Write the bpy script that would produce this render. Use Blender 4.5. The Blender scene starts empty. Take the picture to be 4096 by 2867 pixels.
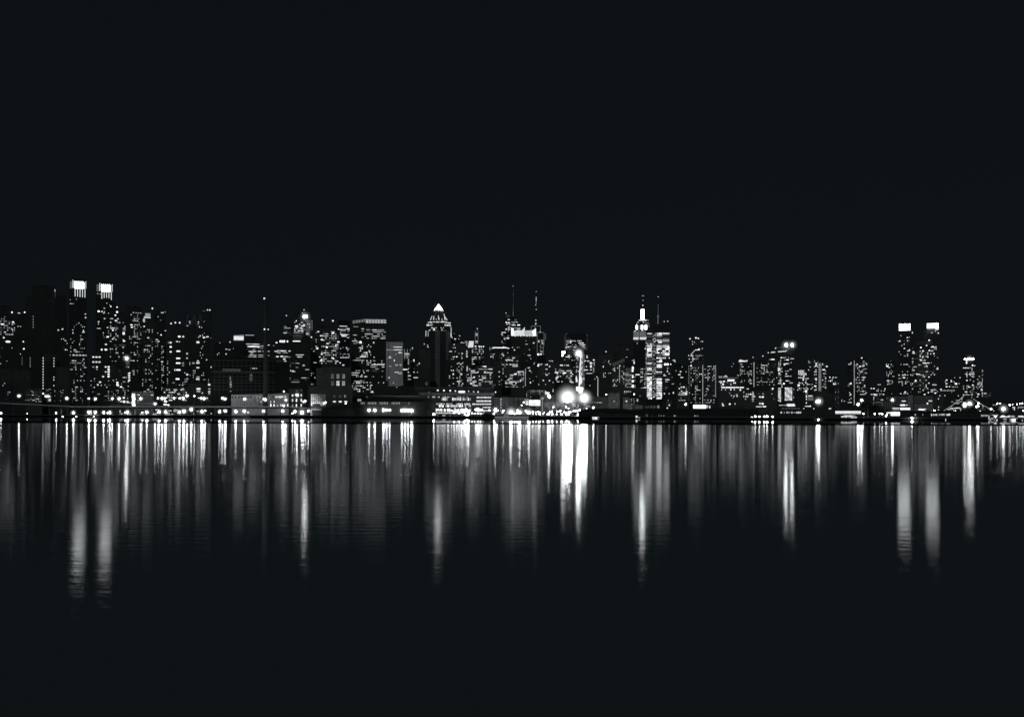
import bpy, math, random
from mathutils import Vector, Matrix

# ------------------------------------------------------------------ camera geometry
F, CX, HY, CAMH = 4500.0, 2048.0, 1654.0, 6.0
TH = 12.0 / 4096.0
CT, ST = math.cos(TH), math.sin(TH)
GZ = 2.5                                        # height of the city ground above the river
scene = bpy.context.scene
col = scene.collection
R = random.Random(11)


class Tile:
    """a piece of the survey sheet: x0, y0 and its scale"""
    def __init__(s, x0, y0, k): s.x0, s.y0, s.k = x0, y0, k
    def x(s, v): return s.x0 + v / s.k
    def y(s, v): return s.y0 + v / s.k


T = [Tile(500 * i, 1080, 2.511) for i in range(8)]
S = [Tile(450 * i, 1540, 4.991) for i in range(8)] + [Tile(3600, 1540, 4.629)]


def world(px, py, D):
    a, b = (px - CX) / F, -(py - HY) / F
    return Vector(((a * CT - b * ST) * D, D, CAMH + (b * CT + a * ST) * D))


# ------------------------------------------------------------------ materials
MATS = {}


def nt(name):
    m = bpy.data.materials.new(name)
    m.use_nodes = True
    m.node_tree.nodes.clear()
    n, l = m.node_tree.nodes, m.node_tree.links
    return m, n, l, n.new('ShaderNodeOutputMaterial')


WHITE = (0.94, 0.99, 1.0, 1)


def em(lv, dim=False):
    """a lit lamp, window or panel, or light on a part put in as emission: uneven, as curtains, blinds and rooms make it"""
    k = ('em', round(lv, 3))
    if k in MATS: return MATS[k]
    m, n, l, o = nt('lit_surface')
    e = n.new('ShaderNodeEmission')
    e.inputs[0].default_value = WHITE
    lv = lv * .64 if .3 < lv < 4 else lv * .8 if lv <= .3 else lv * LAMPK if lv >= 6 else lv
    if 0.0 < lv < 4:
        tc = n.new('ShaderNodeTexCoord')
        ns = n.new('ShaderNodeTexNoise'); ns.inputs['Scale'].default_value = 2.2; ns.inputs['Detail'].default_value = 3
        oi = n.new('ShaderNodeObjectInfo')
        ad = n.new('ShaderNodeVectorMath'); ad.operation = 'ADD'
        l.new(tc.outputs['Object'], ad.inputs[0]); l.new(oi.outputs['Location'], ad.inputs[1])
        l.new(ad.outputs[0], ns.inputs['Vector'])
        mr = n.new('ShaderNodeMapRange')
        mr.inputs[1].default_value = .3; mr.inputs[2].default_value = .7
        mr.inputs[3].default_value = lv * .55; mr.inputs[4].default_value = lv * 1.35
        l.new(ns.outputs['Fac'], mr.inputs[0]); l.new(mr.outputs[0], e.inputs[1])
    else:
        e.inputs[1].default_value = lv
    l.new(e.outputs[0], o.inputs[0])
    m.cycles.emission_sampling = 'FRONT' if k[1] >= 6 else 'NONE'
    MATS[k] = m
    return m


def facade(kind):
    if kind in MATS: return MATS[kind]
    wall, pane, fw, fh = dict(dark=(.1, .05, 3.2, 3.5), black=(.08, .045, 3.0, 3.6), darkened=(.022, .012, 3.0, 3.6), mid=(.1, .045, 3.4, 3.6),  # the darkest tone: wall colour lowered to offset strong lamplight
                              pale=(.22, .19, 4.0, 4.2), stone=(.15, .1, 3.6, 4.0), glass=(.05, .035, 1.6, 3.8),
                              glow=(.3, .15, 2.0, 3.8))[kind]
    m, n, l, o = nt('facade_' + kind)
    p = n.new('ShaderNodeBsdfPrincipled')
    tc = n.new('ShaderNodeTexCoord')
    br = n.new('ShaderNodeTexBrick')
    br.offset = 0; br.squash = 1
    br.inputs['Color1'].default_value = (pane, pane, pane, 1)
    br.inputs['Color2'].default_value = (pane * 1.8, pane * 1.8, pane * 1.8, 1)
    br.inputs['Mortar'].default_value = (wall, wall, wall, 1)
    br.inputs['Scale'].default_value = 1
    br.inputs['Mortar Size'].default_value = .55
    br.inputs['Mortar Smooth'].default_value = .1
    br.inputs['Brick Width'].default_value = fw
    br.inputs['Row Height'].default_value = fh
    l.new(tc.outputs['UV'], br.inputs['Vector'])
    ns = n.new('ShaderNodeTexNoise'); ns.inputs['Scale'].default_value = .06; ns.inputs['Detail'].default_value = 6
    l.new(tc.outputs['Object'], ns.inputs['Vector'])
    mr = n.new('ShaderNodeMapRange'); mr.inputs[3].default_value = .65; mr.inputs[4].default_value = 1.3
    l.new(ns.outputs['Fac'], mr.inputs[0])
    mx = n.new('ShaderNodeMix'); mx.data_type = 'RGBA'; mx.blend_type = 'MULTIPLY'; mx.inputs[0].default_value = 1
    l.new(br.outputs['Color'], mx.inputs[6]); l.new(mr.outputs[0], mx.inputs[7])
    l.new(mx.outputs[2], p.inputs['Base Color'])
    p.inputs['Roughness'].default_value = .7
    p.inputs['Specular IOR Level'].default_value = .1
    if kind == 'glow':                            # light on the grey facade put in as faint emission
        p.inputs['Emission Color'].default_value = WHITE
        m2 = n.new('ShaderNodeMath'); m2.operation = 'MULTIPLY'; m2.inputs[1].default_value = .042
        l.new(mr.outputs[0], m2.inputs[0]); l.new(m2.outputs[0], p.inputs['Emission Strength'])
        m.cycles.emission_sampling = 'NONE'
    l.new(p.outputs[0], o.inputs[0])
    MATS[kind] = m
    return m


def plain(name, c, rough=.8, sc=.5, metal=0):
    if name in MATS: return MATS[name]
    m, n, l, o = nt(name)
    p = n.new('ShaderNodeBsdfPrincipled')
    tc = n.new('ShaderNodeTexCoord')
    ns = n.new('ShaderNodeTexNoise'); ns.inputs['Scale'].default_value = sc; ns.inputs['Detail'].default_value = 5
    l.new(tc.outputs['Object'], ns.inputs['Vector'])
    cr = n.new('ShaderNodeValToRGB')
    cr.color_ramp.elements[0].position = .3; cr.color_ramp.elements[1].position = .7
    cr.color_ramp.elements[0].color = (c * .6, c * .6, c * .62, 1)
    cr.color_ramp.elements[1].color = (c * 1.3, c * 1.3, c * 1.3, 1)
    l.new(ns.outputs['Fac'], cr.inputs[0]); l.new(cr.outputs[0], p.inputs['Base Color'])
    p.inputs['Roughness'].default_value = rough; p.inputs['Metallic'].default_value = metal
    p.inputs['Specular IOR Level'].default_value = .15
    l.new(p.outputs[0], o.inputs[0])
    MATS[name] = m
    return m


def M(k):
    if isinstance(k, (int, float)): return em(k)
    table = dict(roof=('roofing', .05), metal=('dark_metal', .08), lightmetal=('light_metal', .4), concrete=('weathered_concrete', .12),
                 deck=('pier_timber', .05), bark=('bark', .16), hull=('hull_paint', .03), white=('white_paint', .7),
                 ground=('city_ground', .05), leaf=('leaves', .035), bark2=('lit_bark', .3))  # lit_bark: paler bark with the lamplight put into its colour
    if k in table: return plain(table[k][0], table[k][1])
    return facade(k)


def glow_mat(st, scl):
    k = ('glow', st, scl)
    if k in MATS: return MATS[k]
    m, n, l, o = nt('bloom_halo')  # self-glowing volume that imitates lens bloom
    tc = n.new('ShaderNodeTexCoord')
    ln = n.new('ShaderNodeVectorMath'); ln.operation = 'LENGTH'
    l.new(tc.outputs['Object'], ln.inputs[0])
    mr = n.new('ShaderNodeMapRange'); mr.inputs[1].default_value = 0; mr.inputs[2].default_value = 1
    mr.inputs[3].default_value = 1; mr.inputs[4].default_value = 0
    l.new(ln.outputs['Value'], mr.inputs[0])
    pw = n.new('ShaderNodeMath'); pw.operation = 'POWER'; pw.inputs[1].default_value = 3.6
    l.new(mr.outputs[0], pw.inputs[0])
    mu = n.new('ShaderNodeMath'); mu.operation = 'MULTIPLY'; mu.inputs[1].default_value = st / scl
    l.new(pw.outputs[0], mu.inputs[0])
    e = n.new('ShaderNodeEmission'); e.inputs[0].default_value = WHITE
    l.new(mu.outputs[0], e.inputs[1]); l.new(e.outputs[0], o.inputs['Volume'])
    m.cycles.emission_sampling = 'NONE'
    MATS[k] = m
    return m


# ------------------------------------------------------------------ mesh helpers
class MB:
    def __init__(s): s.v, s.f, s.uv, s.mi, s.cur = [], [], [], [], 0
    def face(s, pts, uvs=None):
        i = len(s.v); s.v += [tuple(p) for p in pts]
        s.f.append(tuple(range(i, i + len(pts))))
        s.uv.append(uvs or [(p[0] + p[1], p[2]) for p in pts]); s.mi.append(s.cur)
    def prism(s, lo, hi, cap=True):
        """lo, hi: rings of 3-D points, counter-clockwise seen from above"""
        n = len(lo); d = 0
        for i in range(n):
            j = (i + 1) % n
            w = math.hypot(lo[j][0] - lo[i][0], lo[j][1] - lo[i][1])
            s.face([lo[i], lo[j], hi[j], hi[i]], [(d, lo[i][2]), (d + w, lo[j][2]), (d + w, hi[j][2]), (d, hi[i][2])])
            d += w
        if cap:
            s.face(hi); s.face(lo[::-1])
    def box(s, x0, x1, y0, y1, z0, z1, zr=None):
        zr = z1 if zr is None else zr
        lo = [(x0, y0, z0), (x1, y0, z0), (x1, y1, z0), (x0, y1, z0)]
        s.prism(lo, [(x0, y0, z1), (x1, y0, zr), (x1, y1, zr), (x0, y1, z1)])
    def cyl(s, x, y, z0, z1, r0, r1=None, n=12, ph=0):
        r1 = r0 if r1 is None else r1
        a = [ph + 2 * math.pi * i / n for i in range(n)]
        s.prism([(x + r0 * math.cos(t), y + r0 * math.sin(t), z0) for t in a], [(x + r1 * math.cos(t), y + r1 * math.sin(t), z1) for t in a])
    def tube(s, p, q, r0, r1=None, n=4):
        r1 = r0 if r1 is None else r1
        p, q = Vector(p), Vector(q); d = (q - p).normalized()
        a = d.orthogonal().normalized(); b = d.cross(a)
        A = [2 * math.pi * i / n for i in range(n)]
        lo = [p + (a * math.cos(t) + b * math.sin(t)) * r0 for t in A]
        hi = [q + (a * math.cos(t) + b * math.sin(t)) * r1 for t in A]
        for i in range(n):
            j = (i + 1) % n; s.face([lo[i], lo[j], hi[j], hi[i]])
        s.face(hi); s.face(lo[::-1])
    def ball(s, x, y, z, rx, ry=None, rz=None, n=10, m=6):
        ry = ry or rx; rz = rz or rx
        P = lambda i, j: (x + rx * math.sin(math.pi * j / m) * math.cos(2 * math.pi * i / n), y + ry * math.sin(math.pi * j / m) * math.sin(2 * math.pi * i / n), z + rz * math.cos(math.pi * j / m))
        for j in range(m):
            for i in range(n):
                if j == 0: s.face([P(0, 0), P(i, 1), P(i + 1, 1)])
                elif j == m - 1: s.face([P(i, j), P(0, m), P(i + 1, j)])
                else: s.face([P(i, j), P(i, j + 1), P(i + 1, j + 1), P(i + 1, j)])
    def mesh(s, name, *mats):
        me = bpy.data.meshes.new(name)
        me.from_pydata(s.v, [], s.f)
        uv = me.uv_layers.new(name='UVMap')
        flat = [c for f in s.uv for p in f for c in p]
        uv.data.foreach_set('uv', flat)
        for m in mats: me.materials.append(M(m) if not isinstance(m, bpy.types.Material) else m)
        if len(mats) > 1: me.polygons.foreach_set('material_index', s.mi)
        me.update()
        return me
    def build(s, name, mat, parent=None, loc=None):
        return link(name, s.mesh(name, mat), parent, loc)


def link(name, data, parent=None, loc=None):
    o = bpy.data.objects.new(name, data); col.objects.link(o)
    if parent is not None: o.parent = parent
    if loc is not None: o.location = loc
    return o


def tag(o, label=None, cat=None, group=None, kind=None):
    if label: o['label'] = label
    if cat: o['category'] = cat
    if group: o['group'] = group
    if kind: o['kind'] = kind
    return o


SH = {}


def rounded(lv):                                # unit rounded pane in the xz plane, facing -y
    k = ('pane', lv)
    if k not in SH:
        b = MB(); c = .5; e = .3
        b.face([(-c, 0, -e), (-e, 0, -c), (e, 0, -c), (c, 0, -e), (c, 0, e), (e, 0, c), (-e, 0, c), (-c, 0, e)])
        SH[k] = b.mesh('window', lv)
    return SH[k]


def square(lv):
    k = ('sq', lv)
    if k not in SH:
        b = MB(); b.face([(-.5, 0, -.5), (.5, 0, -.5), (.5, 0, .5), (-.5, 0, .5)])
        SH[k] = b.mesh('panel', lv)
    return SH[k]


def globe(lv):
    k = ('globe', lv)
    if k not in SH:
        b = MB(); b.ball(0, 0, 0, 1, n=6, m=3) if lv >= 6 else b.ball(0, 0, 0, 1, n=8, m=5); SH[k] = b.mesh('lamp_globe', lv)
    return SH[k]


def pole_mesh():
    if 'pole' not in SH:
        b = MB(); b.cyl(0, 0, 0, 1, 1, .6, n=6); SH['pole'] = b.mesh('post', 'metal')
    return SH['pole']


class Frame:
    """a thing's own axes: x to the right, y away from the river, z up; base on the ground"""
    def __init__(s, t, xc, D, name, label, cat, group=None, base=GZ):
        s.t, s.D = t, D
        s.pc = t.x(xc)
        w = world(s.pc, HY, D)
        s.phi = math.atan2(w.x, D); s.cp = math.cos(s.phi)
        s.base = base
        s.o = bpy.data.objects.new(name, None); col.objects.link(s.o)
        s.o.location = (w.x, D, base); s.o.rotation_euler = (0, 0, -s.phi)
        s.o.empty_display_size = 5
        tag(s.o, label, cat, group)
    def u(s, x): return (s.t.x(x) - s.pc) / F * s.D * s.cp
    def z(s, y, x=None):
        px = s.pc if x is None else s.t.x(x)
        return CAMH + s.D * (-(s.t.y(y) - HY) * CT + (s.pc - CX) * ST) / F - s.base
    def m(s, v): return v / s.t.k / F * s.D            # sheet units to metres
    def box(s, name, mat, x0, x1, yt, yb=None, d=12, y=0.0, ytr=None):
        b = MB()
        z0 = 0 if yb is None else s.z(yb)
        b.box(s.u(x0), s.u(x1), y, y + d, z0, s.z(yt), None if ytr is None else s.z(ytr))
        return b.build(name, mat, s.o)
    def pane(s, name, lv, x, y, w, h, dy=-.3, sq=False):
        """a flat lit pane or panel; x, y its centre, all in sheet units"""
        o = link(name, square(lv) if sq else rounded(lv), s.o, (s.u(x), dy, s.z(y)))
        o.scale = (s.m(w) * s.cp, 1, s.m(h))
        return o
    def beacon(s, x, y, r=4.5, lv=1.6, foot=None, name='beacon', dy=3):
        o = link(name, globe(lv), s.o, (s.u(x), dy, s.z(y)))
        k = s.m(r); o.scale = (k, k, k)
        if foot is not None:
            z0 = s.z(foot); p = link('beacon_mast', pole_mesh(), s.o, (s.u(x), dy, z0)); p.scale = (.3, .3, max(.5, s.z(y) - z0))
        return o


LEV = [(.05, .14), (.14, .12), (.4, .2), (.8, .24), (1.5, .3)]


def pick(r, gain):
    q = r.random()
    for lv, w in LEV:
        if q < w: break
        q -= w
    g = lv * gain
    return min([.04, .1, .25, .5, .8, 1.2, 2, 3.2, 5], key=lambda v: abs(math.log(v / g)))


#            dx  dy    w   h  run
RES = (17, 22, 10, 9, .12)
OFF = (14, 21, 13, 7, .72)
BIG = (26, 28, 15, 13, .25)
TINY = (13, 13, 7, 6, .2)


def grid(r, x0, y0, x1, y1, p, st=RES, gain=1.0):
    dx, dy, w, h, run = st
    nx, ny = max(1, int((x1 - x0) / dx)), max(1, int((y1 - y0) / dy))
    cx = [min(2.6, math.exp(r.gauss(-.18, .65))) for _ in range(nx)]
    out = []
    for j in range(ny):
        fy = min(2.6, math.exp(r.gauss(-.18, .7)))
        i = 0
        while i < nx:
            if r.random() < 1.2 * p * cx[i] * fy:
                n = 1
                while r.random() < run and i + n < nx and n < 6: n += 1
                k = r.uniform(.7, 1.25)
                out.append((x0 + (i + n / 2) * dx + r.uniform(-1, 1), y0 + (j + .5) * dy, (w * k * .88 + (n - 1) * dx), h * r.uniform(.7, 1.05), pick(r, gain)))
                i += n
            else: i += 1
    return out


BN = [0]


def bld(t, label, D, tiers, wins=(), spots=(), beacons=(), mat='dark', cat='building', name='city_building', depth=None, roof=True, group=None, gain=1.0, seed=None):
    """tiers (x0, x1, top, bottom|None[, top at right]); wins (x0, y0, x1, y1, p, style); spots (x, y, w, h, level)"""
    BN[0] += 1
    r = random.Random(seed or 100 + BN[0])
    xa, xb = min(q[0] for q in tiers), max(q[1] for q in tiers)
    f = Frame(t, (xa + xb) / 2, D, name, label, cat, group)
    for i, q in enumerate(tiers):
        x0, x1, yt = q[:3]
        w = abs(f.u(x1) - f.u(x0)); d = depth or min(42, max(10, w * .9))
        f.box('wall', mat if len(q) < 6 else q[5], x0, x1, yt, q[3] if len(q) > 3 else None, d, .04 * i, q[4] if len(q) > 4 else None)
        if roof and not (len(q) > 4 and q[4]) and f.m(x1 - x0) > 8:
            b = MB(); z = f.z(yt); ux0, ux1 = f.u(x0), f.u(x1); ww = ux1 - ux0
            a = r.uniform(.12, .4); e = a + r.uniform(.25, .45)
            b.box(ux0 + ww * a, ux0 + ww * e, d * .3, d * .75, z, z + r.uniform(2, 4.5))
            for (p0, p1, p2, p3) in ((ux0, ux1, .1, .5), (ux0, ux1, d - .5, d - .1)): b.box(p0 + .05, p1 - .05, p2, p3, z, z + 1.1)
            b.build('roof', 'roof', f.o)
    W = [(q[0], q[1], q[2] * .88, q[3] * .86, q[4]) for q in spots]
    for q in wins:
        W += grid(r, *q[:4], q[4], *(q[5:] if len(q) > 5 else ()), **({} if len(q) > 6 else dict(gain=gain)))
    W.sort(key=lambda q: -q[2] * q[3])
    for q in W[:100]: f.pane('window', q[4], *q[:4])
    if len(W) > 100:
        b = MB(); lv = sorted({q[4] for q in W[100:]})
        for q in W[100:]:
            b.cur = lv.index(q[4]); x, z, w, h = f.u(q[0]), f.z(q[1]), f.m(q[2]) * f.cp / 2, f.m(q[3]) / 2
            b.face([(x - w, -.3, z - h * .6), (x - w * .6, -.3, z - h), (x + w * .6, -.3, z - h), (x + w, -.3, z - h * .6), (x + w, -.3, z + h * .6), (x + w * .6, -.3, z + h), (x - w * .6, -.3, z + h), (x - w, -.3, z + h * .6)])
        o = link('small_windows', b.mesh('small_windows', *lv), f.o); o['kind'] = 'stuff'
    tops = min(q[2] for q in tiers)
    for q in beacons:
        f.beacon(q[0], q[1], *(q[2:4] if len(q) > 2 else ()), foot=max(q[1], min([k[2] for k in tiers if k[0] - 3 <= q[0] <= k[1] + 3] or [tops])))
    return f


def lamp(t, x, y, D, r=5.5, lv=22, base=GZ, label='', name='street_lamp', group=None, halo=0, arm=0, hst=1.7, cat='lamp', head=None):
    """r: radius of the lamp head in photograph pixels"""
    f = Frame(t, x, D, name, label, cat, group, base)
    z = f.z(y); k = r * .66 / F * D
    p = link('post', pole_mesh(), f.o, (0, 0, 0)); p.scale = (.28, .28, max(.4, z))
    g = link('lamp_head', globe(lv), f.o, (0, -.4, z)); g.scale = (k, k, k)
    if halo: add_bloom(f, 0, z, halo * 1.1, hst)
    return f


def add_bloom(f, x, z, halo, st, dy=-1):  # adds a glowing ball round a light, standing in for lens bloom
    k = halo / F * f.D
    key = ('add_bloom', st, round(math.log(k) * 3))
    if key not in SH:
        b = MB(); b.ball(0, 0, 0, 1, n=16, m=10); SH[key] = b.mesh('bloom_halo', glow_mat(st, k))
    h = link('bloom_halo', SH[key], f.o, (x, dy, z)); h.scale = (k, k, k)
    return h


def text(fr, s, xa, xb, yb, h, lv, dy=-1, name='lettering'):
    cu = bpy.data.curves.new(name, 'FONT'); cu.body = s; cu.size = 1; cu.offset = .018; cu.extrude = .02; cu.space_character = 1.08
    o = link(name, cu, fr.o); bpy.context.view_layer.update()
    w0, h0 = o.dimensions.x, o.dimensions.y
    me = bpy.data.meshes.new_from_object(o.evaluated_get(bpy.context.evaluated_depsgraph_get()))
    bpy.data.objects.remove(o); me.name = name; me.materials.clear(); me.materials.append(M(lv)); q = link(name, me, fr.o)
    q.rotation_euler = (math.pi / 2, 0, 0); q.location = (fr.u(xa), dy, fr.z(yb))
    q.scale = (fr.m(xb - xa) / w0, fr.m(h) / h0, 5)
ROUGH_OPEN, ROUGH_CALM, BUMP = .095, .03, .0105
MOON, SKYV, SKYC = .2, .0002, (.0032, .0049, .0062); LAMPK = 2.0

# ================================================================== the setting
def build_setting():
    # river
    m, n, l, o = nt('river_water')
    tc = n.new('ShaderNodeTexCoord')
    sx = n.new('ShaderNodeSeparateXYZ'); l.new(tc.outputs['Object'], sx.inputs[0])
    big = n.new('ShaderNodeTexNoise'); big.inputs['Scale'].default_value = .006; big.inputs['Detail'].default_value = 3
    l.new(tc.outputs['Object'], big.inputs['Vector'])
    wob = n.new('ShaderNodeMath'); wob.operation = 'MULTIPLY_ADD'; wob.inputs[1].default_value = 40; wob.inputs[2].default_value = -20
    l.new(big.outputs['Fac'], wob.inputs[0])
    yy = n.new('ShaderNodeMath'); yy.operation = 'ADD'; l.new(sx.outputs['Y'], yy.inputs[0]); l.new(wob.outputs[0], yy.inputs[1])
    rr = n.new('ShaderNodeMapRange'); rr.inputs[1].default_value = 640; rr.inputs[2].default_value = 740   # sheltered water by the piers
    rr.inputs[3].default_value = ROUGH_OPEN; rr.inputs[4].default_value = ROUGH_CALM
    l.new(yy.outputs[0], rr.inputs[0])
    rn = n.new('ShaderNodeTexNoise'); rn.inputs['Scale'].default_value = .03; rn.inputs['Detail'].default_value = 4
    mp = n.new('ShaderNodeMapping'); mp.inputs['Scale'].default_value = (.5, 1.5, 1); l.new(tc.outputs['Object'], mp.inputs[0]); l.new(mp.outputs[0], rn.inputs['Vector'])
    rm = n.new('ShaderNodeMapRange'); rm.inputs[1].default_value = .3; rm.inputs[2].default_value = .7; rm.inputs[3].default_value = .9; rm.inputs[4].default_value = 1.1
    l.new(rn.outputs['Fac'], rm.inputs[0])
    rf = n.new('ShaderNodeMath'); rf.operation = 'MULTIPLY'; l.new(rr.outputs[0], rf.inputs[0]); l.new(rm.outputs[0], rf.inputs[1])
    # ripples: long crests across the view, fading into roughness far out
    m2 = n.new('ShaderNodeMapping'); m2.inputs['Scale'].default_value = (.3, 1.3, 1); l.new(tc.outputs['Object'], m2.inputs[0])
    w1 = n.new('ShaderNodeTexNoise'); w1.inputs['Scale'].default_value = .9; w1.inputs['Detail'].default_value = 4; w1.inputs['Roughness'].default_value = .6
    l.new(m2.outputs[0], w1.inputs['Vector'])
    bs = n.new('ShaderNodeMapRange'); bs.inputs[1].default_value = 60; bs.inputs[2].default_value = 330; bs.inputs[3].default_value = BUMP; bs.inputs[4].default_value = BUMP * .1
    l.new(sx.outputs['Y'], bs.inputs[0])
    far = n.new('ShaderNodeMapRange'); far.inputs[1].default_value = 560; far.inputs[2].default_value = 640; far.inputs[3].default_value = 1; far.inputs[4].default_value = .12
    l.new(yy.outputs[0], far.inputs[0])
    bm = n.new('ShaderNodeMath'); bm.operation = 'MULTIPLY'; l.new(bs.outputs[0], bm.inputs[0]); l.new(far.outputs[0], bm.inputs[1])
    bp = n.new('ShaderNodeBump'); bp.inputs['Strength'].default_value = 1
    l.new(w1.outputs['Fac'], bp.inputs['Height']); l.new(bm.outputs[0], bp.inputs['Distance'])
    g = n.new('ShaderNodeBsdfAnisotropic'); g.distribution = 'BECKMANN'
    
    # a dark band painted into the gloss colour, dimming reflections between sheltered and open water
    cr = n.new('ShaderNodeValToRGB'); e = cr.color_ramp.elements
    e[0].position = 0; e[0].color = (1, 1, 1, 1); e[1].position = 1; e[1].color = (.8, .8, .8, 1)
    for ps, c in ((.36, 1), (.385, .12), (.56, .1), (.66, .8)):
        q = e.new(ps); q.color = (c, c, c, 1)
    cm = n.new('ShaderNodeMapRange'); cm.inputs[1].default_value = 400; cm.inputs[2].default_value = 1000
    l.new(yy.outputs[0], cm.inputs[0]); l.new(cm.outputs[0], cr.inputs[0]); l.new(cr.outputs[0], g.inputs['Color'])
    l.new(rf.outputs[0], g.inputs['Roughness']); l.new(bp.outputs[0], g.inputs['Normal'])
    d = n.new('ShaderNodeBsdfDiffuse'); d.inputs[0].default_value = (.11, .15, .165, 1)
    fr = n.new('ShaderNodeFresnel'); fr.inputs[0].default_value = 1.33; l.new(bp.outputs[0], fr.inputs['Normal'])
    mx = n.new('ShaderNodeMixShader'); l.new(fr.outputs[0], mx.inputs[0]); l.new(d.outputs[0], mx.inputs[1]); l.new(g.outputs[0], mx.inputs[2])
    l.new(mx.outputs[0], o.inputs[0])
    b = MB(); b.face([(-4000, -400, 0), (4000, -400, 0), (4000, 5000, 0), (-4000, 5000, 0)])
    tag(link('river_water', b.mesh('river_water', m)), kind='structure')
    b = MB()
    y0 = 1745
    b.face([(-9000, y0, GZ), (9000, y0, GZ), (9000, 30000, GZ), (-9000, 30000, GZ)])
    tag(b.build('ground', 'ground'), kind='structure')
    b = MB(); b.box(-4000, 4000, y0 - 1.5, y0, -1, GZ + .15)
    tag(b.build('seawall', 'concrete'), kind='structure')


def quay(t, x0, x1, D0, D1, label, zt=2.4, name='pier', lit=None):
    """a pier deck on piles reaching out from the shore"""
    f = Frame(t, (x0 + x1) / 2, D0, name, label, 'pier', 'piers along the far shore', 0)
    a, c = f.u(x0), f.u(x1)
    b = MB(); b.box(a, c, 0, D1 - D0, zt - .9, zt); b.build('deck', 'concrete', f.o)
    b = MB(); k = a + .5
    while k < c:
        b.cyl(k, .8, -1, zt - .9, .35, n=6); k += 4.5
    b.build('pile_row', 'deck', f.o)['kind'] = 'stuff'
    b = MB(); b.box(a, c, 3, (D1 - D0) * .9, -1, zt - .9); b.build('retaining_wall', 'deck', f.o)
    return f


build_setting()
quay(T[0], -260, 1010, 1600, 1744, 'low dark concrete pier under the far left skyline', 2.6)
quay(T[0], 1012, 2450, 1600, 1744, 'low concrete pier carrying the row of small lit kiosks', 2.6)
quay(T[2], 0, 660, 1600, 1744, 'low concrete pier in front of the floodlit arched hall', 2.6)
quay(T[2], 662, 1381 + 620, 1590, 1744, 'low pier under the long dark shed with the star lamps', 2.6)
quay(T[3], 622, 1381 + 285, 1600, 1744, 'low pier of the brightly lit marina in the middle', 2.6)
quay(T[4], 288, 985, 1560, 1744, 'low pier in front of the bare park trees and floodlights', 2.6)
quay(T[4], 987, 1381 + 1250, 1430, 1744, 'long dark pier right of the two big floodlights', 2.6)
quay(T[5], 1252, 1381 + 845, 1330, 1744, 'dark pier with a row of five small lamps at its edge', 2.6)
quay(T[6], 847, 1381 + 130, 1330, 1744, 'dark pier carrying the long lit ferry shed', 2.6)
quay(T[7], 132, 1000, 1340, 1744, 'dark pier below the banded grey block on the right', 2.6)
quay(T[7], 1002, 1700, 1310, 1744, 'low pier with moored lit ferries at the far right', 2.6)

# ================================================================== far left: T[0]
t = T[0]
bld(t, 'apartment tower cut by the left edge, bright window clusters under a lit roof line', 2300, [(-90, 152, 472, None), (-60, 110, 372, 472)],
    [(-20, 480, 150, 660, .3), (-20, 820, 20, 1000, .4), (-60, 660, 130, 1200, .04)],
    [(128, 520, 24, 16, 2), (20, 545, 34, 14, 2), (78, 718, 50, 18, 3.2), (36, 680, 18, 12, 2), (45, 470, 12, 5, .8), (14, 492, 20, 8, .4), (92, 522, 8, 8, .5), (118, 590, 12, 12, 1.2), (122, 545, 16, 10, 1.2)],
    [(117, 420, 8, 2)], cat='apartment block')
bld(t, 'slim dark building right of the left-edge tower, two beacons over a lit roof', 2500, [(152, 262, 440, None), (165, 250, 690, None)],
    [(160, 480, 255, 1300, .03)], [(188, 433, 32, 8, 1.2), (178, 566, 10, 10, 1.2), (203, 566, 15, 9, .8), (232, 718, 14, 14, 2), (238, 790, 15, 15, 3.2), (132, 886, 8, 8, .8)], [(245, 422, 8, 2)])
bld(t, 'tall unlit black tower with stepped top and a single column of dots', 2050, [(316, 548, 168, None), (254, 316, 285, None)],
    [], [(331, 468 + 27 * i, 6, 12, .8) for i in range(5)] + [(549, 200, 6, 30, 1.2), (551, 245, 4, 60, .1)], mat='black', cat='skyscraper', name='skyscraper')
bld(t, 'plain grey slab standing in the gap left of the fin-crowned tower', 2900, [(548, 668, 268, None)], mat='mid')
bld(t, 'lower grey block with two beacons between black tower and fin-crowned tower', 2450, [(556, 664, 614, None), (612, 690, 660, None)],
    [(612, 680, 690, 830, .25), (556, 740, 610, 840, .1)], [(655, 708, 22, 8, 1.2), (617, 693, 8, 10, 1.2), (657, 799, 14, 12, 1.5)], [(583, 604, 8, 1.2), (625, 592, 8, 1.2)], mat='mid')
bld(t, 'low dark housing slab with two dotted stair columns near the left edge', 1950, [(115, 350, 870, None)],
    [(120, 1180, 350, 1330, .35, TINY)], [(220, 880 + 22 * i, 6, 11, .4) for i in range(4)] + [(302, 880 + 22 * i, 6, 11, .8) for i in range(5)], mat='black')
bld(t, 'dark twin-stair housing slab with long dotted light columns on both edges', 1900, [(425, 566, 845, None)],
    [(425, 1190, 520, 1340, .5, TINY), (530, 1190, 566, 1340, .3, TINY)],
    [(432, 885 + 27.5 * i, 9, 16, 1.5) for i in range(12)] + [(540, y, 9, 13, 1.5) for y in (885, 912, 938, 964, 1075, 1102, 1160)] + [(475, 1268, 60, 24, 3.2), (430, 1240, 24, 20, 2), (500, 1300, 24, 9, 2), (240, 1245, 12, 22, 2), (240, 1325, 12, 24, 2), (240, 1165, 8, 40, .8)], [(479, 850, 9, 3.2)], mat='black')
bld(t, 'dim low block of fine ribs left of the dotted-column slab', 1850, [(0, 110, 990, None), (122, 305, 1005, None)],
    [(20, 1040, 110, 1330, .05)], mat='mid')
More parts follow.
